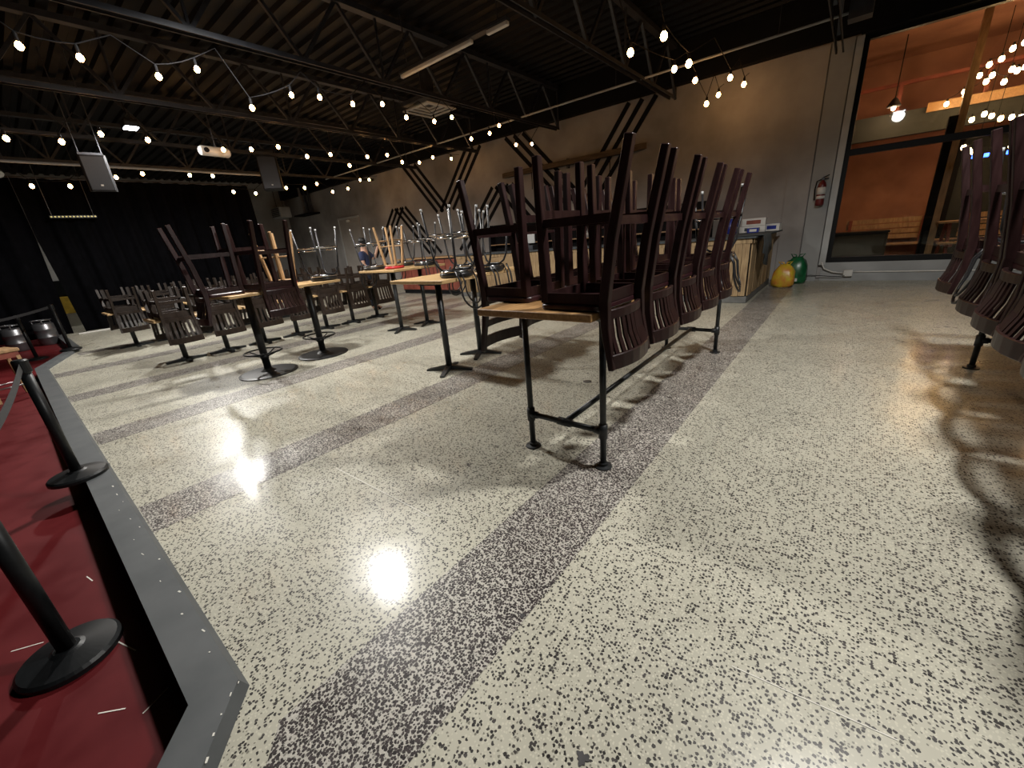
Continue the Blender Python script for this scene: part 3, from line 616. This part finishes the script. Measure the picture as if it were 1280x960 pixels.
flipped('metal', -7.16, 5.38, 1.16, 180, 'upturned metal stool on the farthest cross-base table, left side', G3)

# ------------------------------------------------------------ round-base pole tables
def pole_table(label, x, y, T, rot):
    t = thing('pole_table', label, 'table', (x, y, 0), group='round-base pole tables')
    mb = MB().prism(rrect(-0.36, 0.36, -0.36, 0.36, 0.02), T-0.035, T); o = mb.build('table_top', M_TABLE2, t, bevel=0.004); o.rotation_euler.z = rot
    MB().lathe([(0.375, 0), (0.375, 0.012), (0.34, 0.022), (0.10, 0.032), (0.06, 0.06), (0.05, 0.07)], 40).build('round_base', M_POST, t, False)
    MB().tube([(0, 0, 0.05), (0, 0, T-0.03)], 0.048, 16).build('column', M_POST, t, True)
    fr = MB().tube(circ(0.235, 28, 0.31), 0.012, 8, True).build('foot_ring', M_POST, t, True)
    for k in range(4):
        a = k*PI/2+0.5; MB().tube([(0.045*math.cos(a), 0.045*math.sin(a), 0.24), (0.235*math.cos(a), 0.235*math.sin(a), 0.31)], 0.009, 6).build('spoke', M_POST, fr, True)
    MB().tube([(0, 0, 0.215), (0, 0, 0.265)], 0.056, 14).build('ring_collar', M_POST, fr, True)
pole_table('round-base pole table with two dark slat-back stools upturned on it', -6.22, 2.03, 1.13, 0.1)
pole_table('round-base pole table holding a red-cushioned stool and a metal stool', -6.42, 2.95, 1.14, 0.1)
G4 = 'upturned stools on the pole tables'
flipped('slat', -6.05, 2.29, 1.13, 10, 'upturned dark stool with slat back hanging right of the nearer pole table', G4)
flipped('slat', -6.26, 1.76, 1.13, 268, 'upturned dark stool at the left of the nearer pole table', G4)
flipped('red', -6.58, 2.70, 1.14, 20, 'upturned tan-legged stool with red cushion on the farther pole table', G4)
flipped('ring', -6.33, 3.21, 1.14, 10, 'upturned metal stool with chrome foot ring on the farther pole table', G4)

# ------------------------------------------------------------ low dining tables with upturned chairs
def low_table(label, x, y, T=0.76):
    t = thing('dining_table', label, 'table', (x, y, 0), group='low dining tables in rows')
    MB().box(-0.36, 0.36, -0.305, 0.305, T-0.035, T).build('table_top', M_TABLE2, t, bevel=0.004)
    MB().tube([(0, 0, 0.04), (0, 0, T-0.03)], 0.04, 12).build('column', M_PIPE, t, True)
    MB().beam([(0, -0.29, 0.02), (0, 0, 0.035), (0, 0.29, 0.02)], [(0.06, 0.03), (0.07, 0.06), (0.06, 0.03)]).build('foot', M_PIPE, t)
    MB().box(-0.24, 0.24, -0.03, 0.03, 0.0, 0.035).build('foot', M_PIPE, t)
for r, (xr, nm, ys) in enumerate(((-8.66, 'front', [1.64, 2.28, 2.92, 3.56, 4.20, 4.84, 5.48]), (-11.75, 'rear', [1.49, 2.13, 2.80, 3.48, 4.12, 4.76, 5.40]))):
    for i, y in enumerate(ys):
        o_ = ORD[i]+' from the left'if i else 'leftmost'
        low_table('low dining table in the %s row, %s' % (nm, o_), xr, y)
        flipped('chair', xr+0.205, y, 0.76, random.uniform(-4, 4), 'upturned brown slat-back chair, camera side of %s row, %s' % (nm, o_), 'upturned chairs on the low dining tables')
        flipped('chair', xr-0.248, y, 0.76, 180+random.uniform(-4, 4), 'upturned brown slat-back chair, curtain side of %s row, %s' % (nm, o_), 'upturned chairs on the low dining tables')

# ------------------------------------------------------------ bar counter with pallet-wood front
br = thing('bar_counter', 'long bar counter faced with vertical pallet planks and a dark top', 'bar', (-1.35, 8.6, 0))
BT = 1.19
MB().box(-7.6, -0.03, 0.03, 0.75, 0.12, BT-0.05).build('carcass', M_POST, br)
MB().box(-0.75, -0.03, 0.75, 2.75, 0.12, BT-0.05).build('carcass', M_POST, br)
MB().prism([(-7.6, 0.02), (0.0, 0.02), (0.0, 2.75), (-0.7, 2.75), (-0.7, 0.7), (-7.6, 0.7)], 0.0, 0.13).build('kick_base', M_GREYBASE, br, bevel=0.01)
rnd = random.Random(3)
x = -7.58
pm = [MB().box(0, 0.112, 0, 0.022, 0.13, BT-0.12).mesh('plank', M_PLANK), MB().box(0, 0.112, -0.008, 0.014, 0.14, BT-0.10).mesh('plank', M_PLANK)]
while x < -0.12:
    o = inst('plank', pm[rnd.randint(0, 1)], br); o.location = (x, 0, rnd.uniform(-0.01, 0.01)); x += 0.118
y = 0.03
ps = [MB().box(-0.022, 0, 0, 0.112, 0.13, BT-0.12).mesh('plank', M_PLANK), MB().box(-0.014, 0.008, 0, 0.112, 0.14, BT-0.10).mesh('plank', M_PLANK)]
while y < 2.62:
    o = inst('plank', ps[rnd.randint(0, 1)], br); o.location = (0, y, rnd.uniform(-0.01, 0.01)); y += 0.118
MB().box(-7.6, 0.02, -0.012, 0.02, BT-0.115, BT-0.03).build('top_rail', M_PLANK, br); MB().box(0.0, 0.03, -0.012, 2.75, BT-0.115, BT-0.03).build('top_rail', M_PLANK, br)
MB().prism([(-7.7, -0.06), (0.06, -0.06), (0.12, 2.9), (-0.8, 2.9), (-0.8, 0.8), (-7.7, 0.8)], BT-0.03, BT).build('counter_top', M_CLOTH, br, bevel=0.004)
ct = thing('draped_cloth', 'dark grey cloth hanging over the right end of the bar', 'cloth', (-1.22, 9.0, BT))
mb = MB(); vs = []; N_ = 14
for i in range(N_+1):
    f = i/N_; yy = -0.35+0.9*f
    for j, (dx, dz) in enumerate(((-0.55, 0.008), (-0.1, 0.010), (0.02, 0.006), (0.045, -0.12), (0.05+0.02*math.sin(f*14), -0.30-0.25*(math.sin(f*PI)**2)))): vs.append((dx+0.008*math.sin(f*20+j), yy, dz+0.003*math.sin(i*1.7+j)+0.004))
mb.add(vs, [(i*5+j, i*5+j+1, (i+1)*5+j+1, (i+1)*5+j) for i in range(N_) for j in range(4)])
o = mb.build('cloth', M_CLOTH, ct, True); o.modifiers.new('s', 'SOLIDIFY').thickness = 0.006
def carton(nm, lab, x, y, z, a, b, c, m, rz=0.0, lidm=None):
    t = thing(nm, lab, 'box', (x, y, z), (0, 0, rz), 'cartons on the bar')
    MB().box(-a/2, a/2, -b/2, b/2, 0, c).build('carton', m, t, bevel=0.004)
    MB().box(-a/2-0.002, a/2+0.002, -b*0.12, b*0.12, c-0.001, c+0.003).build('tape', lidm or M_STEEL, t)
    MB().box(-a*0.3, a*0.3, -b/2-0.004, -b/2, c*0.25, c*0.75).build('printed_panel', lidm or M_CLOTH, t)
carton('white_carton', 'white carton under another on the bar end', -1.75, 11.0, BT, 0.5, 0.3, 0.13, M_WHITE, 0.05)
carton('white_carton', 'white carton stacked on top of another on the bar end', -1.74, 11.0, BT+0.134, 0.46, 0.3, 0.16, M_WHITE, 0.08, M_RUST)
carton('blue_white_carton', 'small blue and white carton at the right on the bar end', -1.38, 11.1, BT, 0.3, 0.22, 0.15, M_WHITE, -0.1, M_BLUE)
carton('blue_white_carton', 'small blue carton beside the white cartons on the bar', -1.68+0.0, 10.62, BT, 0.22, 0.2, 0.10, M_BLUE, 0.1, M_WHITE)
jg = thing('blue_jug', 'blue plastic jug standing behind the stools on the bar', 'jug', (-2.12, 10.7, BT))
MB().lathe([(0.09, 0), (0.10, 0.02), (0.10, 0.24), (0.05, 0.31), (0.03, 0.34), (0.03, 0.37)], 18).build('body', M_BLUE, jg, True)
MB().tube([(0.03, 0, 0.33), (0.11, 0, 0.30), (0.11, 0, 0.18), (0.095, 0, 0.15)], 0.012, 8).build('handle', M_BLUE, jg, True); MB().lathe([(0.034, 0.36), (0.034, 0.39), (0.0, 0.392)], 14).build('cap', M_WHITE, jg)
def bag(nm, lab, x, y, w_, d_, h_, m, tie):
    t = thing(nm, lab, 'bag', (x, y, 0))
    rn = random.Random(nm); vs = []; n = 20; prof = [(0.75, 0), (1.0, 0.1), (1.02, 0.35), (0.92, 0.65), (0.7, 0.85), (0.45, 0.97), (0.2, 1.0)]
    for r, z in prof:
        for k in range(n):
            a = 2*PI*k/n; q = r*(1+rn.uniform(-0.09, 0.09)); vs.append((w_/2*q*math.copysign(abs(math.cos(a))**0.6, math.cos(a)), d_/2*q*math.copysign(abs(math.sin(a))**0.6, math.sin(a)), z*h_+(rn.uniform(-0.02, 0.02) if z else 0)))
    fs = [(i*n+k, i*n+(k+1) % n, (i+1)*n+(k+1) % n, (i+1)*n+k) for i in range(len(prof)-1) for k in range(n)]+[tuple(range(n))[::-1], tuple((len(prof)-1)*n+k for k in range(n))]
    MB().add(vs, fs).build('sack', m, t, True)
    for s in (-1, 1): MB().tube([(s*w_*0.15, 0, h_*0.95), (s*w_*0.3, 0.0, h_*1.12), (s*w_*0.08, 0.01, h_*1.08), (s*w_*0.03, 0, h_*0.97)], 0.014, 6).build('handle_loop', m, t, True)
    if tie: MB().box(-0.06, 0.06, -d_/2*1.08, -d_/2*1.0, h_*0.10, h_*0.22).build('printed_mark', M_WHITE, t)
bag('yellow_bag', 'crumpled yellow and orange plastic bag on the floor by the bar', -1.02, 10.85, 0.42, 0.34, 0.48, M_YEL, False)
bag('green_bag', 'dark green bag on the floor against the pilaster', -0.86, 11.45, 0.44, 0.34, 0.58, M_GRN, True)
# red counter to the left of the bar, things on the bar
rc = thing('red_counter', 'rust-red panelled counter beside the left end of the bar', 'counter', (-10.6, 8.9, 0))
MB().box(-1.5, 1.4, 0.02, 0.7, 0.1, 1.12).build('carcass', M_POST, rc)
for k in range(5): MB().box(-1.48+k*0.575, -0.93+k*0.575, -0.005, 0.02, 0.14, 1.08).build('front_panel', M_RUST, rc, bevel=0.004)
MB().box(-1.5, 1.4, 0.05, 0.68, 0, 0.1).build('kick_base', M_BLACK, rc); MB().box(-1.55, 1.45, -0.04, 0.74, 1.12, 1.16).build('counter_top', M_TAN, rc)
tw = thing('beer_tap_tower', 'pale drinks tap tower standing on the bar behind the metal stools', 'tap', (-8.3, 8.95, BT))
MB().lathe([(0.08, 0), (0.08, 0.02), (0.035, 0.04), (0.035, 0.34), (0.045, 0.36), (0.0, 0.40)], 16).build('column', M_STEELBR, tw, True)
for k in (-1, 1): 
    h = MB().tube([(k*0.02, -0.03, 0.30), (k*0.05, -0.12, 0.30), (k*0.05, -0.13, 0.26)], 0.012, 8).build('tap', M_STEELBR, tw, True)
    MB().lathe([(0.012, 0.31), (0.025, 0.36), (0.028, 0.48), (0.0, 0.50)], 10, (k*0.05, -0.12, 0)).build('tap_handle', M_WHITE, h, True)
rg = thing('cash_register', 'grey till with a raised screen on the bar', 'till', (-6.6, 9.0, BT), (0, 0, 0.2))
MB().box(-0.22, 0.22, -0.2, 0.2, 0, 0.12).build('drawer', M_STEEL, rg, bevel=0.01); MB().box(-0.2, 0.2, 0.0, 0.03, 0.16, 0.46).build('screen', M_LIGHTFR, rg, bevel=0.01); MB().tube([(0, 0.03, 0.12), (0, 0.03, 0.25)], 0.03, 8).build('stem', M_STEEL, rg)
bs = thing('back_bar_shelf', 'dark back-bar shelving against the far wall behind the bar', 'shelf', (-6.2, 11.6, 0))
MB().box(-4, 3.4, 0.24, 0.28, 0, 2.0).build('back_panel', M_BLACK, bs)
for z in (0.9, 1.35, 1.8): MB().box(-4, 3.4, -0.05, 0.24, z-0.03, z).build('shelf_board', M_TAN if z > 1 else M_BLACK, bs)
for xx in (-4, -1.55, 0.9, 3.37): MB().box(xx, xx+0.03, -0.05, 0.24, 0, 2.0).build('upright', M_BLACK, bs)
bcols = [(0.05, 0.12, 0.05), (0.16, 0.07, 0.02), (0.3, 0.3, 0.3), (0.1, 0.02, 0.02), (0.45, 0.43, 0.40)]
bm_ = []
for i, c in enumerate(bcols):
    h = 0.24+0.02*i
    bm_.append((MB().lathe([(0.036, 0), (0.038, 0.01), (0.038, h*0.6), (0.015, h*0.75), (0.014, h)], 12).mesh('glass_body', mat('bottle_glass_%d' % i, c, 0.15, var=0.1, scale=5), True), MB().lathe([(0.017, h-0.01), (0.017, h+0.02), (0, h+0.022)], 10).mesh('cap', M_STEELBR), MB().lathe([(0.0388, h*0.2), (0.0388, h*0.45)], 12).mesh('bottle_label', M_WHITE, True)))
cn_ = ['green', 'amber', 'clear grey', 'dark red', 'frosted']
for i, (xx, z) in enumerate(((-8.9, 1.35), (-7.6, 1.8), (-6.3, 1.35), (-4.9, 1.35), (-3.6, 1.8))):
    b = thing('bottle', '%s bottle on the dark back-bar shelving' % cn_[i], 'bottle', (xx, 11.7, z), group='bottles on the back-bar shelving')
    for nm, me in zip(('glass_body', 'cap', 'bottle_label'), bm_[i]): inst(nm, me, b)

# ------------------------------------------------------------ stanchions on the red platform
def stanchion(label, x, y, z, h=0.97, belt=None, r=0.175):
    t = thing('stanchion', label, 'stanchion', (x, y, z), group='black belt stanchions')
    MB().lathe([(r, 0), (r, 0.022), (r-0.012, 0.034), (0.06, 0.052), (0.045, 0.06)], 40).build('base', M_POST, t)
    MB().tube([(0, 0, 0.04), (0, 0, h-0.09)], 0.032, 20).build('post', M_POST, t, True)
    MB().lathe([(0.034, h-0.10), (0.042, h-0.09), (0.042, h-0.01), (0.034, h), (0, h)], 20).build('belt_cassette', M_POST, t)
    if belt:
        bx, by, bz = belt[0]-x, belt[1]-y, belt[2]-z
        L2 = math.hypot(bx, by); ux, uy = bx/L2, by/L2
        pts = [(ux*0.04+(bx-ux*0.04)*f, uy*0.04+(by-uy*0.04)*f, (h-0.05)+(bz-(h-0.05))*f-0.05*4*f*(1-f)) for f in [k/10 for k in range(11)]]
        MB().beam(pts, (0.05, 0.003), (0, 0, 1)).build('belt', M_BELT, t)
ZR = -0.11
stanchion('black stanchion with round base standing on the red floor, nearest', -2.49, -0.32, ZR, 1.0)
stanchion('black stanchion with its round base on the grey kerb', -4.42, -0.07, 0.052, 0.95, belt=(-2.53, -0.315, ZR+0.95))
stanchion('far black stanchion at the kerb corner before the curtain', -12.7, 0.56, 0.052, 0.97, belt=(-12.3, -1.0, ZR+0.92))
stanchion('far black stanchion standing on the red floor by the keg', -13.5, 0.05, ZR, 0.97)
stanchion('far black stanchion left of the keg at picture edge', -12.3, -1.05, ZR, 0.97)
kg = thing('beer_keg', 'silver steel keg standing on the red floor', 'keg', (-15.8, -0.12, ZR))
MB().lathe([(0.17, 0), (0.19, 0.01), (0.19, 0.06), (0.205, 0.08), (0.205, 0.18), (0.212, 0.19), (0.212, 0.21), (0.205, 0.22), (0.205, 0.38), (0.212, 0.39), (0.212, 0.41), (0.205, 0.42), (0.205, 0.53), (0.16, 0.57), (0.0, 0.58)], 28).build('body', mat('dull_keg_steel', (0.16, 0.16, 0.17), 0.35, 0.8), kg, True)
MB().tube(circ(0.19, 24, 0.64), 0.012, 6, True).build('rim_handle', mat('dull_keg_steel', (0.16, 0.16, 0.17), 0.35, 0.8), kg, True)
for k in range(3): MB().tube([(0.185*math.cos(k*2.1), 0.185*math.sin(k*2.1), 0.52), (0.19*math.cos(k*2.1), 0.19*math.sin(k*2.1), 0.64)], 0.012, 6).build('rim_post', mat('dull_keg_steel', (0.16, 0.16, 0.17), 0.35, 0.8), kg)
k2 = thing('beer_keg', 'second silver keg behind the first, half hidden', 'keg', (-16.2, 0.42, ZR))
for c in kg.children: inst(c.name.split('.')[0], c.data, k2)
ws = thing('wooden_stool', 'tan wooden high stool at the left picture edge on red floor', 'stool', (-9.4, -0.36, ZR), (0, 0, 0.3))
MB().box(-0.22, 0.22, -0.22, 0.22, 0.68, 0.73).build('seat', M_TAN, ws, bevel=0.01)
MB().box(-0.2, 0.2, -0.2, 0.2, 0.60, 0.68).build('apron', M_RUST, ws)
for sx in (-1, 1):
    for sy in (-1, 1): taper_leg((sx*0.18, sy*0.18, 0.62), (sx*0.21, sy*0.21, 0), 0.045, 0.035).build('leg', M_TAN, ws, bevel=0.004)
for s in (-1, 1): MB().tube([(s*0.2, -0.2, 0.2), (s*0.2, 0.2, 0.2)], 0.012, 8).build('foot_bar', M_STEELBR, ws, True)
MB().box(-0.22, 0.22, -0.235, -0.21, 0.73, 1.12).build('backrest', M_TAN, ws, bevel=0.01)

# ------------------------------------------------------------ person standing behind the bar tables
def skin_mesh(name, verts, edges, radii, m, parent, root=0, sub=2):
    me = bpy.data.meshes.new(name); me.from_pydata(verts, edges, [])
    o = bpy.data.objects.new(name, me); COL.objects.link(o)
    md = o.modifiers.new('skin', 'SKIN'); md.use_smooth_shade = True
    for i, r in enumerate(radii):
        sv = me.skin_vertices[0].data[i]; sv.radius = r if isinstance(r, tuple) else (r, r); sv.use_root = (i == root)
    ss = o.modifiers.new('sub', 'SUBSURF'); ss.levels = sub; ss.render_levels = sub
    me.materials.append(m); o.parent = parent
    return o
pr = thing('person', 'person in navy shirt and black cap behind the tables, one arm raised', 'person', (-9.75, 6.15, 0), (0, 0, math.radians(-57)))
# local frame: faces -y is away; +y towards camera is handled by the rotation above (x = person's left)
V = [(0, 0, 1.0), (0, 0, 1.22), (0, 0.01, 1.44), (0, 0.0, 1.55), (0, 0.0, 1.66), (0, 0.0, 1.79),
     (0.19, 0, 1.46), (0.26, 0.04, 1.20), (0.22, 0.20, 1.02), (0.20, 0.27, 0.97),
     (-0.19, 0, 1.46), (-0.30, 0.10, 1.30), (-0.33, 0.22, 1.55), (-0.33, 0.25, 1.63),
     (0.095, 0, 0.93), (0.105, 0.02, 0.50), (0.11, 0, 0.09), (0.12, 0.14, 0.04),
     (-0.095, 0, 0.93), (-0.105, 0.02, 0.50), (-0.11, 0, 0.09), (-0.12, 0.14, 0.04)]
E_ = [(0, 1), (1, 2), (2, 3), (3, 4), (4, 5), (2, 6), (6, 7), (7, 8), (8, 9), (2, 10), (10, 11), (11, 12), (12, 13), (0, 14), (14, 15), (15, 16), (16, 17), (0, 18), (18, 19), (19, 20), (20, 21)]
R_ = [(0.15, 0.11), (0.14, 0.10), (0.15, 0.10), 0.058, (0.082, 0.095), (0.07, 0.085), 0.062, 0.045, 0.034, 0.026, 0.062, 0.045, 0.034, 0.026, 0.088, 0.06, 0.042, 0.035, 0.088, 0.06, 0.042, 0.035]
skin_mesh('body', V, E_, R_, M_SKIN, pr)
sv = [V[i] for i in (0, 1, 2, 6, 10)]+[(0.245, 0.03, 1.27), (-0.28, 0.075, 1.34), (0, 0.008, 1.49)]
skin_mesh('shirt', sv, [(0, 1), (1, 2), (2, 3), (2, 4), (3, 5), (4, 6), (2, 7)], [(0.178, 0.135), (0.17, 0.13), (0.175, 0.125), 0.082, 0.082, 0.07, 0.07, 0.08], M_NAVY, pr)
skin_mesh('trousers', [V[0], V[14], V[15], (0.11, 0, 0.10), V[18], V[19], (-0.11, 0, 0.10)], [(0, 1), (1, 2), (2, 3), (0, 4), (4, 5), (5, 6)], [(0.165, 0.125), 0.10, 0.078, 0.062, 0.10, 0.078, 0.062], M_DENIM, pr)
cp = MB().lathe([(0.10, 0.0), (0.103, 0.04), (0.09, 0.085), (0.05, 0.115), (0.0, 0.12)], 18, (0, 0.0, 1.735)).build('cap', M_HAIR, pr, True)
MB().prism([(-0.085, 0.07), (0.085, 0.07), (0.07, 0.17), (0, 0.195), (-0.07, 0.17)], 1.735, 1.747).build('brim', M_HAIR, cp)
MB().lathe([(0.095, 0), (0.098, 0.05), (0.09, 0.1)], 16, (0, -0.015, 1.645)).build('hair', M_HAIR, pr, True)
MB().lathe([(0.0, -0.018), (0.014, -0.012), (0.012, 0.01), (0, 0.02)], 10, (0, 0.10, 1.685)).build('nose', M_SKIN, pr, True)
for s in (-1, 1):
    MB().lathe([(0, -0.009), (0.010, 0), (0, 0.009)], 8, (s*0.034, 0.086, 1.712)).build('eye', M_HAIR, pr, True)
    MB().lathe([(0, -0.03), (0.016, -0.01), (0.016, 0.012), (0, 0.03)], 8, (s*0.088, -0.005, 1.69)).build('ear', M_SKIN, pr, True)
    MB().lathe([(0.035, 0), (0.05, 0.03), (0.045, 0.07), (0.03, 0.09)], 10, (s*0.115, 0.06, 0.0)).build('shoe', M_BLACK, pr, True)
MB().box(-0.028, 0.028, 0.088, 0.094, 1.640, 1.650).build('mouth', mat('lip', (0.3, 0.1, 0.09), 0.5), pr)
for hx, hy, hz, up_ in ((0.20, 0.29, 0.955, -1), (-0.33, 0.26, 1.66, 1)):
    for k in range(4):
        L_ = (0.075, 0.085, 0.08, 0.065)[k]; fx = hx+(k-1.5)*0.019
        MB().tube([(fx, hy-0.02, hz-0.03*up_), (fx, hy+0.012, hz+0.02*up_), (fx, hy+0.015, hz+(0.02+L_*0.5)*up_), (fx, hy-0.005, hz+(0.02+L_)*up_)], [0.011, 0.010, 0.009, 0.007], 7).build('finger', M_SKIN, pr, True)
    sgn = -1 if hx > 0 else 1
    MB().tube([(hx+sgn*0.02, hy-0.02, hz-0.03*up_), (hx+sgn*0.05, hy+0.01, hz+0.0*up_), (hx+sgn*0.055, hy+0.015, hz+0.035*up_)], [0.013, 0.011, 0.008], 7).build('thumb', M_SKIN, pr, True)
ph = thing('held_phone', 'small dark phone held up in the raised hand', 'phone', (-9.75, 6.15, 0), (0, 0, math.radians(-57)))
MB().prism(rrect(-0.368, -0.292, 0.282, 0.292, 0.004, 2), 1.655, 1.80).build('case', M_POST, ph); MB().prism(rrect(-0.362, -0.298, 0.2925, 0.2945, 0.0008, 2), 1.662, 1.793).build('screen', M_PAD, ph)

# ------------------------------------------------------------ patio seen through the window
struct(MB().box(-4, 9, WY+0.3, 20, -0.1, 0.0).build('floor_patio', M_PATFLOOR))
pw = struct(MB().box(-4, 9, 17.2, 17.5, 0, 6.5).build('wall_patio_back', M_PATIO))
struct(MB().box(-4.3, -4, WY+0.3, 17.5, 0, 6.5).build('wall_patio_left', M_PATIO))
struct(MB().box(8.9, 9.2, WY+0.3, 17.5, 0, 6.5).build('wall_patio_right', M_PATIO))
pc = struct(MB().box(-4, 9, WY+0.3, 17.5, 5.2, 5.4).build('ceiling_patio', M_PATIO))
M_DKGRN = mat('grey_green_board', (0.022, 0.025, 0.023), 0.8, var=0.15, scale=3)
bm2 = thing('patio_fascia', 'dark fascia beam across the patio seen through the upper window', 'beam', (0, 15.6, 3.15))
MB().box(-1.2, 8.5, 0, 0.2, 0.0, 0.55).build('fascia_board', M_DKGRN, bm2); MB().box(1.0, 8.5, -0.06, 0.0, 0.42, 0.62).build('pale_rail', M_TABLE, bm2)
MB().box(-1.2, 8.5, 0.02, 0.14, 1.15, 1.22).build('upper_rail', M_RUST, bm2)
for xx in (-1.1, 0.4, 1.9, 5.5, 8.4): MB().box(xx, xx+0.08, 0.02, 0.14, 0.55, 1.15).build('baluster', M_RUST, bm2)
MB().box(-1.2, -1.08, 0.02, 0.16, -3.15, 0.0).build('end_post', M_RUST, bm2); MB().box(8.38, 8.5, 0.02, 0.16, -3.15, 0.0).build('end_post', M_RUST, bm2)
pp = thing('patio_post', 'tall tan timber post standing on the patio outside', 'post', (1.43, 14.0, 0))
MB().box(0.0, 0.12, -0.07, 0.07, 0, 5.2).build('timber', M_TAN, pp); MB().box(-0.14, 0.0, -0.08, 0.06, 0, 3.2).build('shaded_side', M_BLACK, pp)  # black box stands in for the post's unlit left side
gp = thing('patio_screen', 'grey-green board screen behind the patio table', 'screen', (3.6, 16.6, 0))
MB().box(-1.75, 4, 0, 0.08, 0.0, 3.1).build('panel', M_DKGRN, gp)
for xx in (-1.75, 0.1, 2.0, 3.9): MB().box(xx, xx+0.1, -0.06, 0.0, 0, 3.1).build('upright', M_BLACK, gp)
def bench(lab, x, y, rz=0):
    t = thing('patio_bench', lab, 'bench', (x, y, 0), (0, 0, rz), 'patio benches')
    for k in range(3): MB().box(-0.9, 0.9, -0.22+k*0.15, -0.09+k*0.15, 0.43, 0.47).build('seat_slat', M_TAN, t)
    for k in range(4): MB().box(-0.9, 0.9, 0.25, 0.29, 0.58+k*0.15, 0.70+k*0.15).build('back_slat', M_TAN, t)
    for s in (-0.8, 0.8):
        MB().box(s-0.04, s+0.04, -0.2, -0.12, 0, 0.43).build('leg', M_RUST, t); MB().box(s-0.04, s+0.04, 0.17, 0.25, 0, 1.15).build('leg', M_RUST, t)
bench('slatted tan bench before the grey-green screen on the patio', 3.1, 16.0)
bench('slatted bench against the orange patio wall', 0.75, 16.5)
pt = thing('picnic_table', 'tan picnic table on the patio seen through the lower window', 'table', (2.25, 13.9, 0), (0, 0, 0.05))
for k in range(4): MB().box(-0.75, 0.75, -0.32+k*0.165, -0.17+k*0.165, 1.02, 1.06).build('top_plank', M_TAN, pt)
for s in (-1, 1): MB().box(-0.75, 0.75, s*0.62-0.12, s*0.62+0.12, 0.60, 0.64).build('seat_plank', M_TAN, pt)
for s in (-0.55, 0.55):
    for q in (-1, 1): MB().beam([(s, q*0.15, 1.02), (s, q*0.55, 0)], (0.05, 0.09)).build('leg', M_RUST, pt)
    MB().box(s-0.03, s+0.03, -0.7, 0.7, 0.54, 0.60).build('seat_bearer', M_RUST, pt)
hj = thing('low_wall', 'dark low planter wall at the foot of the orange patio wall', 'planter', (0.3, 15.4, 0))
MB().box(-1.6, 0.5, 0, 0.5, 0, 0.82).build('planter_box', M_DKGRN, hj, bevel=0.02); MB().box(-1.62, 0.52, -0.02, 0.52, 0.82, 0.87).build('coping', M_POST, hj)
def patio_string(label, pts, m=M_BULBHOT):
    t = thing('patio_string_light', label, 'string lights', (0, 0, 0), group='bulb strings over the patio')
    path = []
    for i, p in enumerate(pts):
        path.append((p[0], p[1], p[2]+0.11))
        if i+1 < len(pts): q = pts[i+1]; path.append(((p[0]+q[0])/2, (p[1]+q[1])/2, (p[2]+q[2])/2+0.07))
    MB().tube(path, 0.006, 5).build('cable', M_BLACK, t)
    for p in pts:
        b = MB().lathe([(0, -0.05), (0.03, -0.04), (0.045, 0), (0.03, 0.05)], 10, p).build('bulb', m, t, True)
        MB().lathe([(0.02, 0.045), (0.02, 0.11)], 8, p).build('socket', M_BLACK, b)
patio_string('patio bulb string highest behind the upper window', [(1.30, 15.2, 3.62), (1.52, 14.9, 3.76), (1.65, 14.5, 3.95), (1.73, 14.3, 4.08), (1.86, 14.1, 4.10), (1.95, 13.9, 4.2), (2.06, 13.7, 4.22)])
patio_string('patio bulb string crossing the middle of the upper window', [(1.51, 14.5, 3.62), (1.75, 14.3, 3.78), (1.79, 14.1, 3.84), (1.97, 14.0, 3.66), (2.02, 13.9, 3.84), (2.08, 13.8, 3.78)])
patio_string('patio bulb string just above the window crossbar', [(1.71, 14.5, 3.12), (1.88, 14.5, 3.19), (2.0, 14.5, 3.13), (2.13, 14.4, 3.04), (2.27, 14.3, 3.02), (1.88+0.5, 14.2, 2.98)])
patio_string('patio bulb string hanging below the window crossbar', [(1.72, 14.7, 2.60), (1.80, 14.6, 2.52), (1.86, 14.5, 2.47), (2.42, 14.5, 2.48), (2.9, 14.5, 2.5)])
patio_string('patio bulb string cut off by the right picture edge', [(2.3, 14.6, 3.95), (2.45, 14.5, 3.75), (2.6, 14.4, 3.6), (2.8, 14.3, 3.5), (3.0, 14.3, 3.6), (3.3, 14.2, 3.8)])
for i, (xx, zz_) in enumerate(((1.97, 2.36), (2.16, 2.36), (2.5, 2.36))):
    t = thing('blue_lamp', ['small blue patio lamp, left of three', 'small blue patio lamp, middle of three', 'small blue patio lamp, right of three'][i], 'lamp', (xx, 15.0, zz_), group='small blue patio lamps')
    MB().box(-0.04, 0.04, -0.03, 0.03, 0, 0.08).build('lens', M_BLUELED, t, bevel=0.008); MB().tube([(0, 0.0, 0.08), (0, 0.0, 1.9+0.94)], 0.006, 5).build('cord', M_BLACK, t)
for x_, y_, z_, e_ in ((0.35, 15.0, 3.75, 22), (4.4, 14.6, 4.6, 34)):
    t = thing('patio_lantern', 'warm patio lantern under the patio ceiling, %s' % ('left' if x_ < 2 else 'right'), 'lantern', (x_, y_, z_), group='patio lanterns')
    MB().lathe([(0.12, 0.0), (0.14, 0.02), (0.06, 0.16), (0.02, 0.2)], 14).build('shade', M_STEEL, t); MB().tube([(0, 0, 0.2), (0, 0, 5.2-z_)], 0.01, 6).build('cord', M_BLACK, t)
    MB().lathe([(0, -0.08), (0.04, -0.05), (0.045, -0.01), (0.02, 0.03)], 10).build('bulb', M_BULBHOT, t, True)
    ld = bpy.data.lights.new('lantern', 'POINT'); ld.energy = e_; ld.color = (1, 0.60, 0.33); ld.shadow_soft_size = 0.08
    lo = bpy.data.objects.new('lantern_lamp', ld); COL.objects.link(lo); lo.parent = t; lo.location = (0, 0, -0.14)
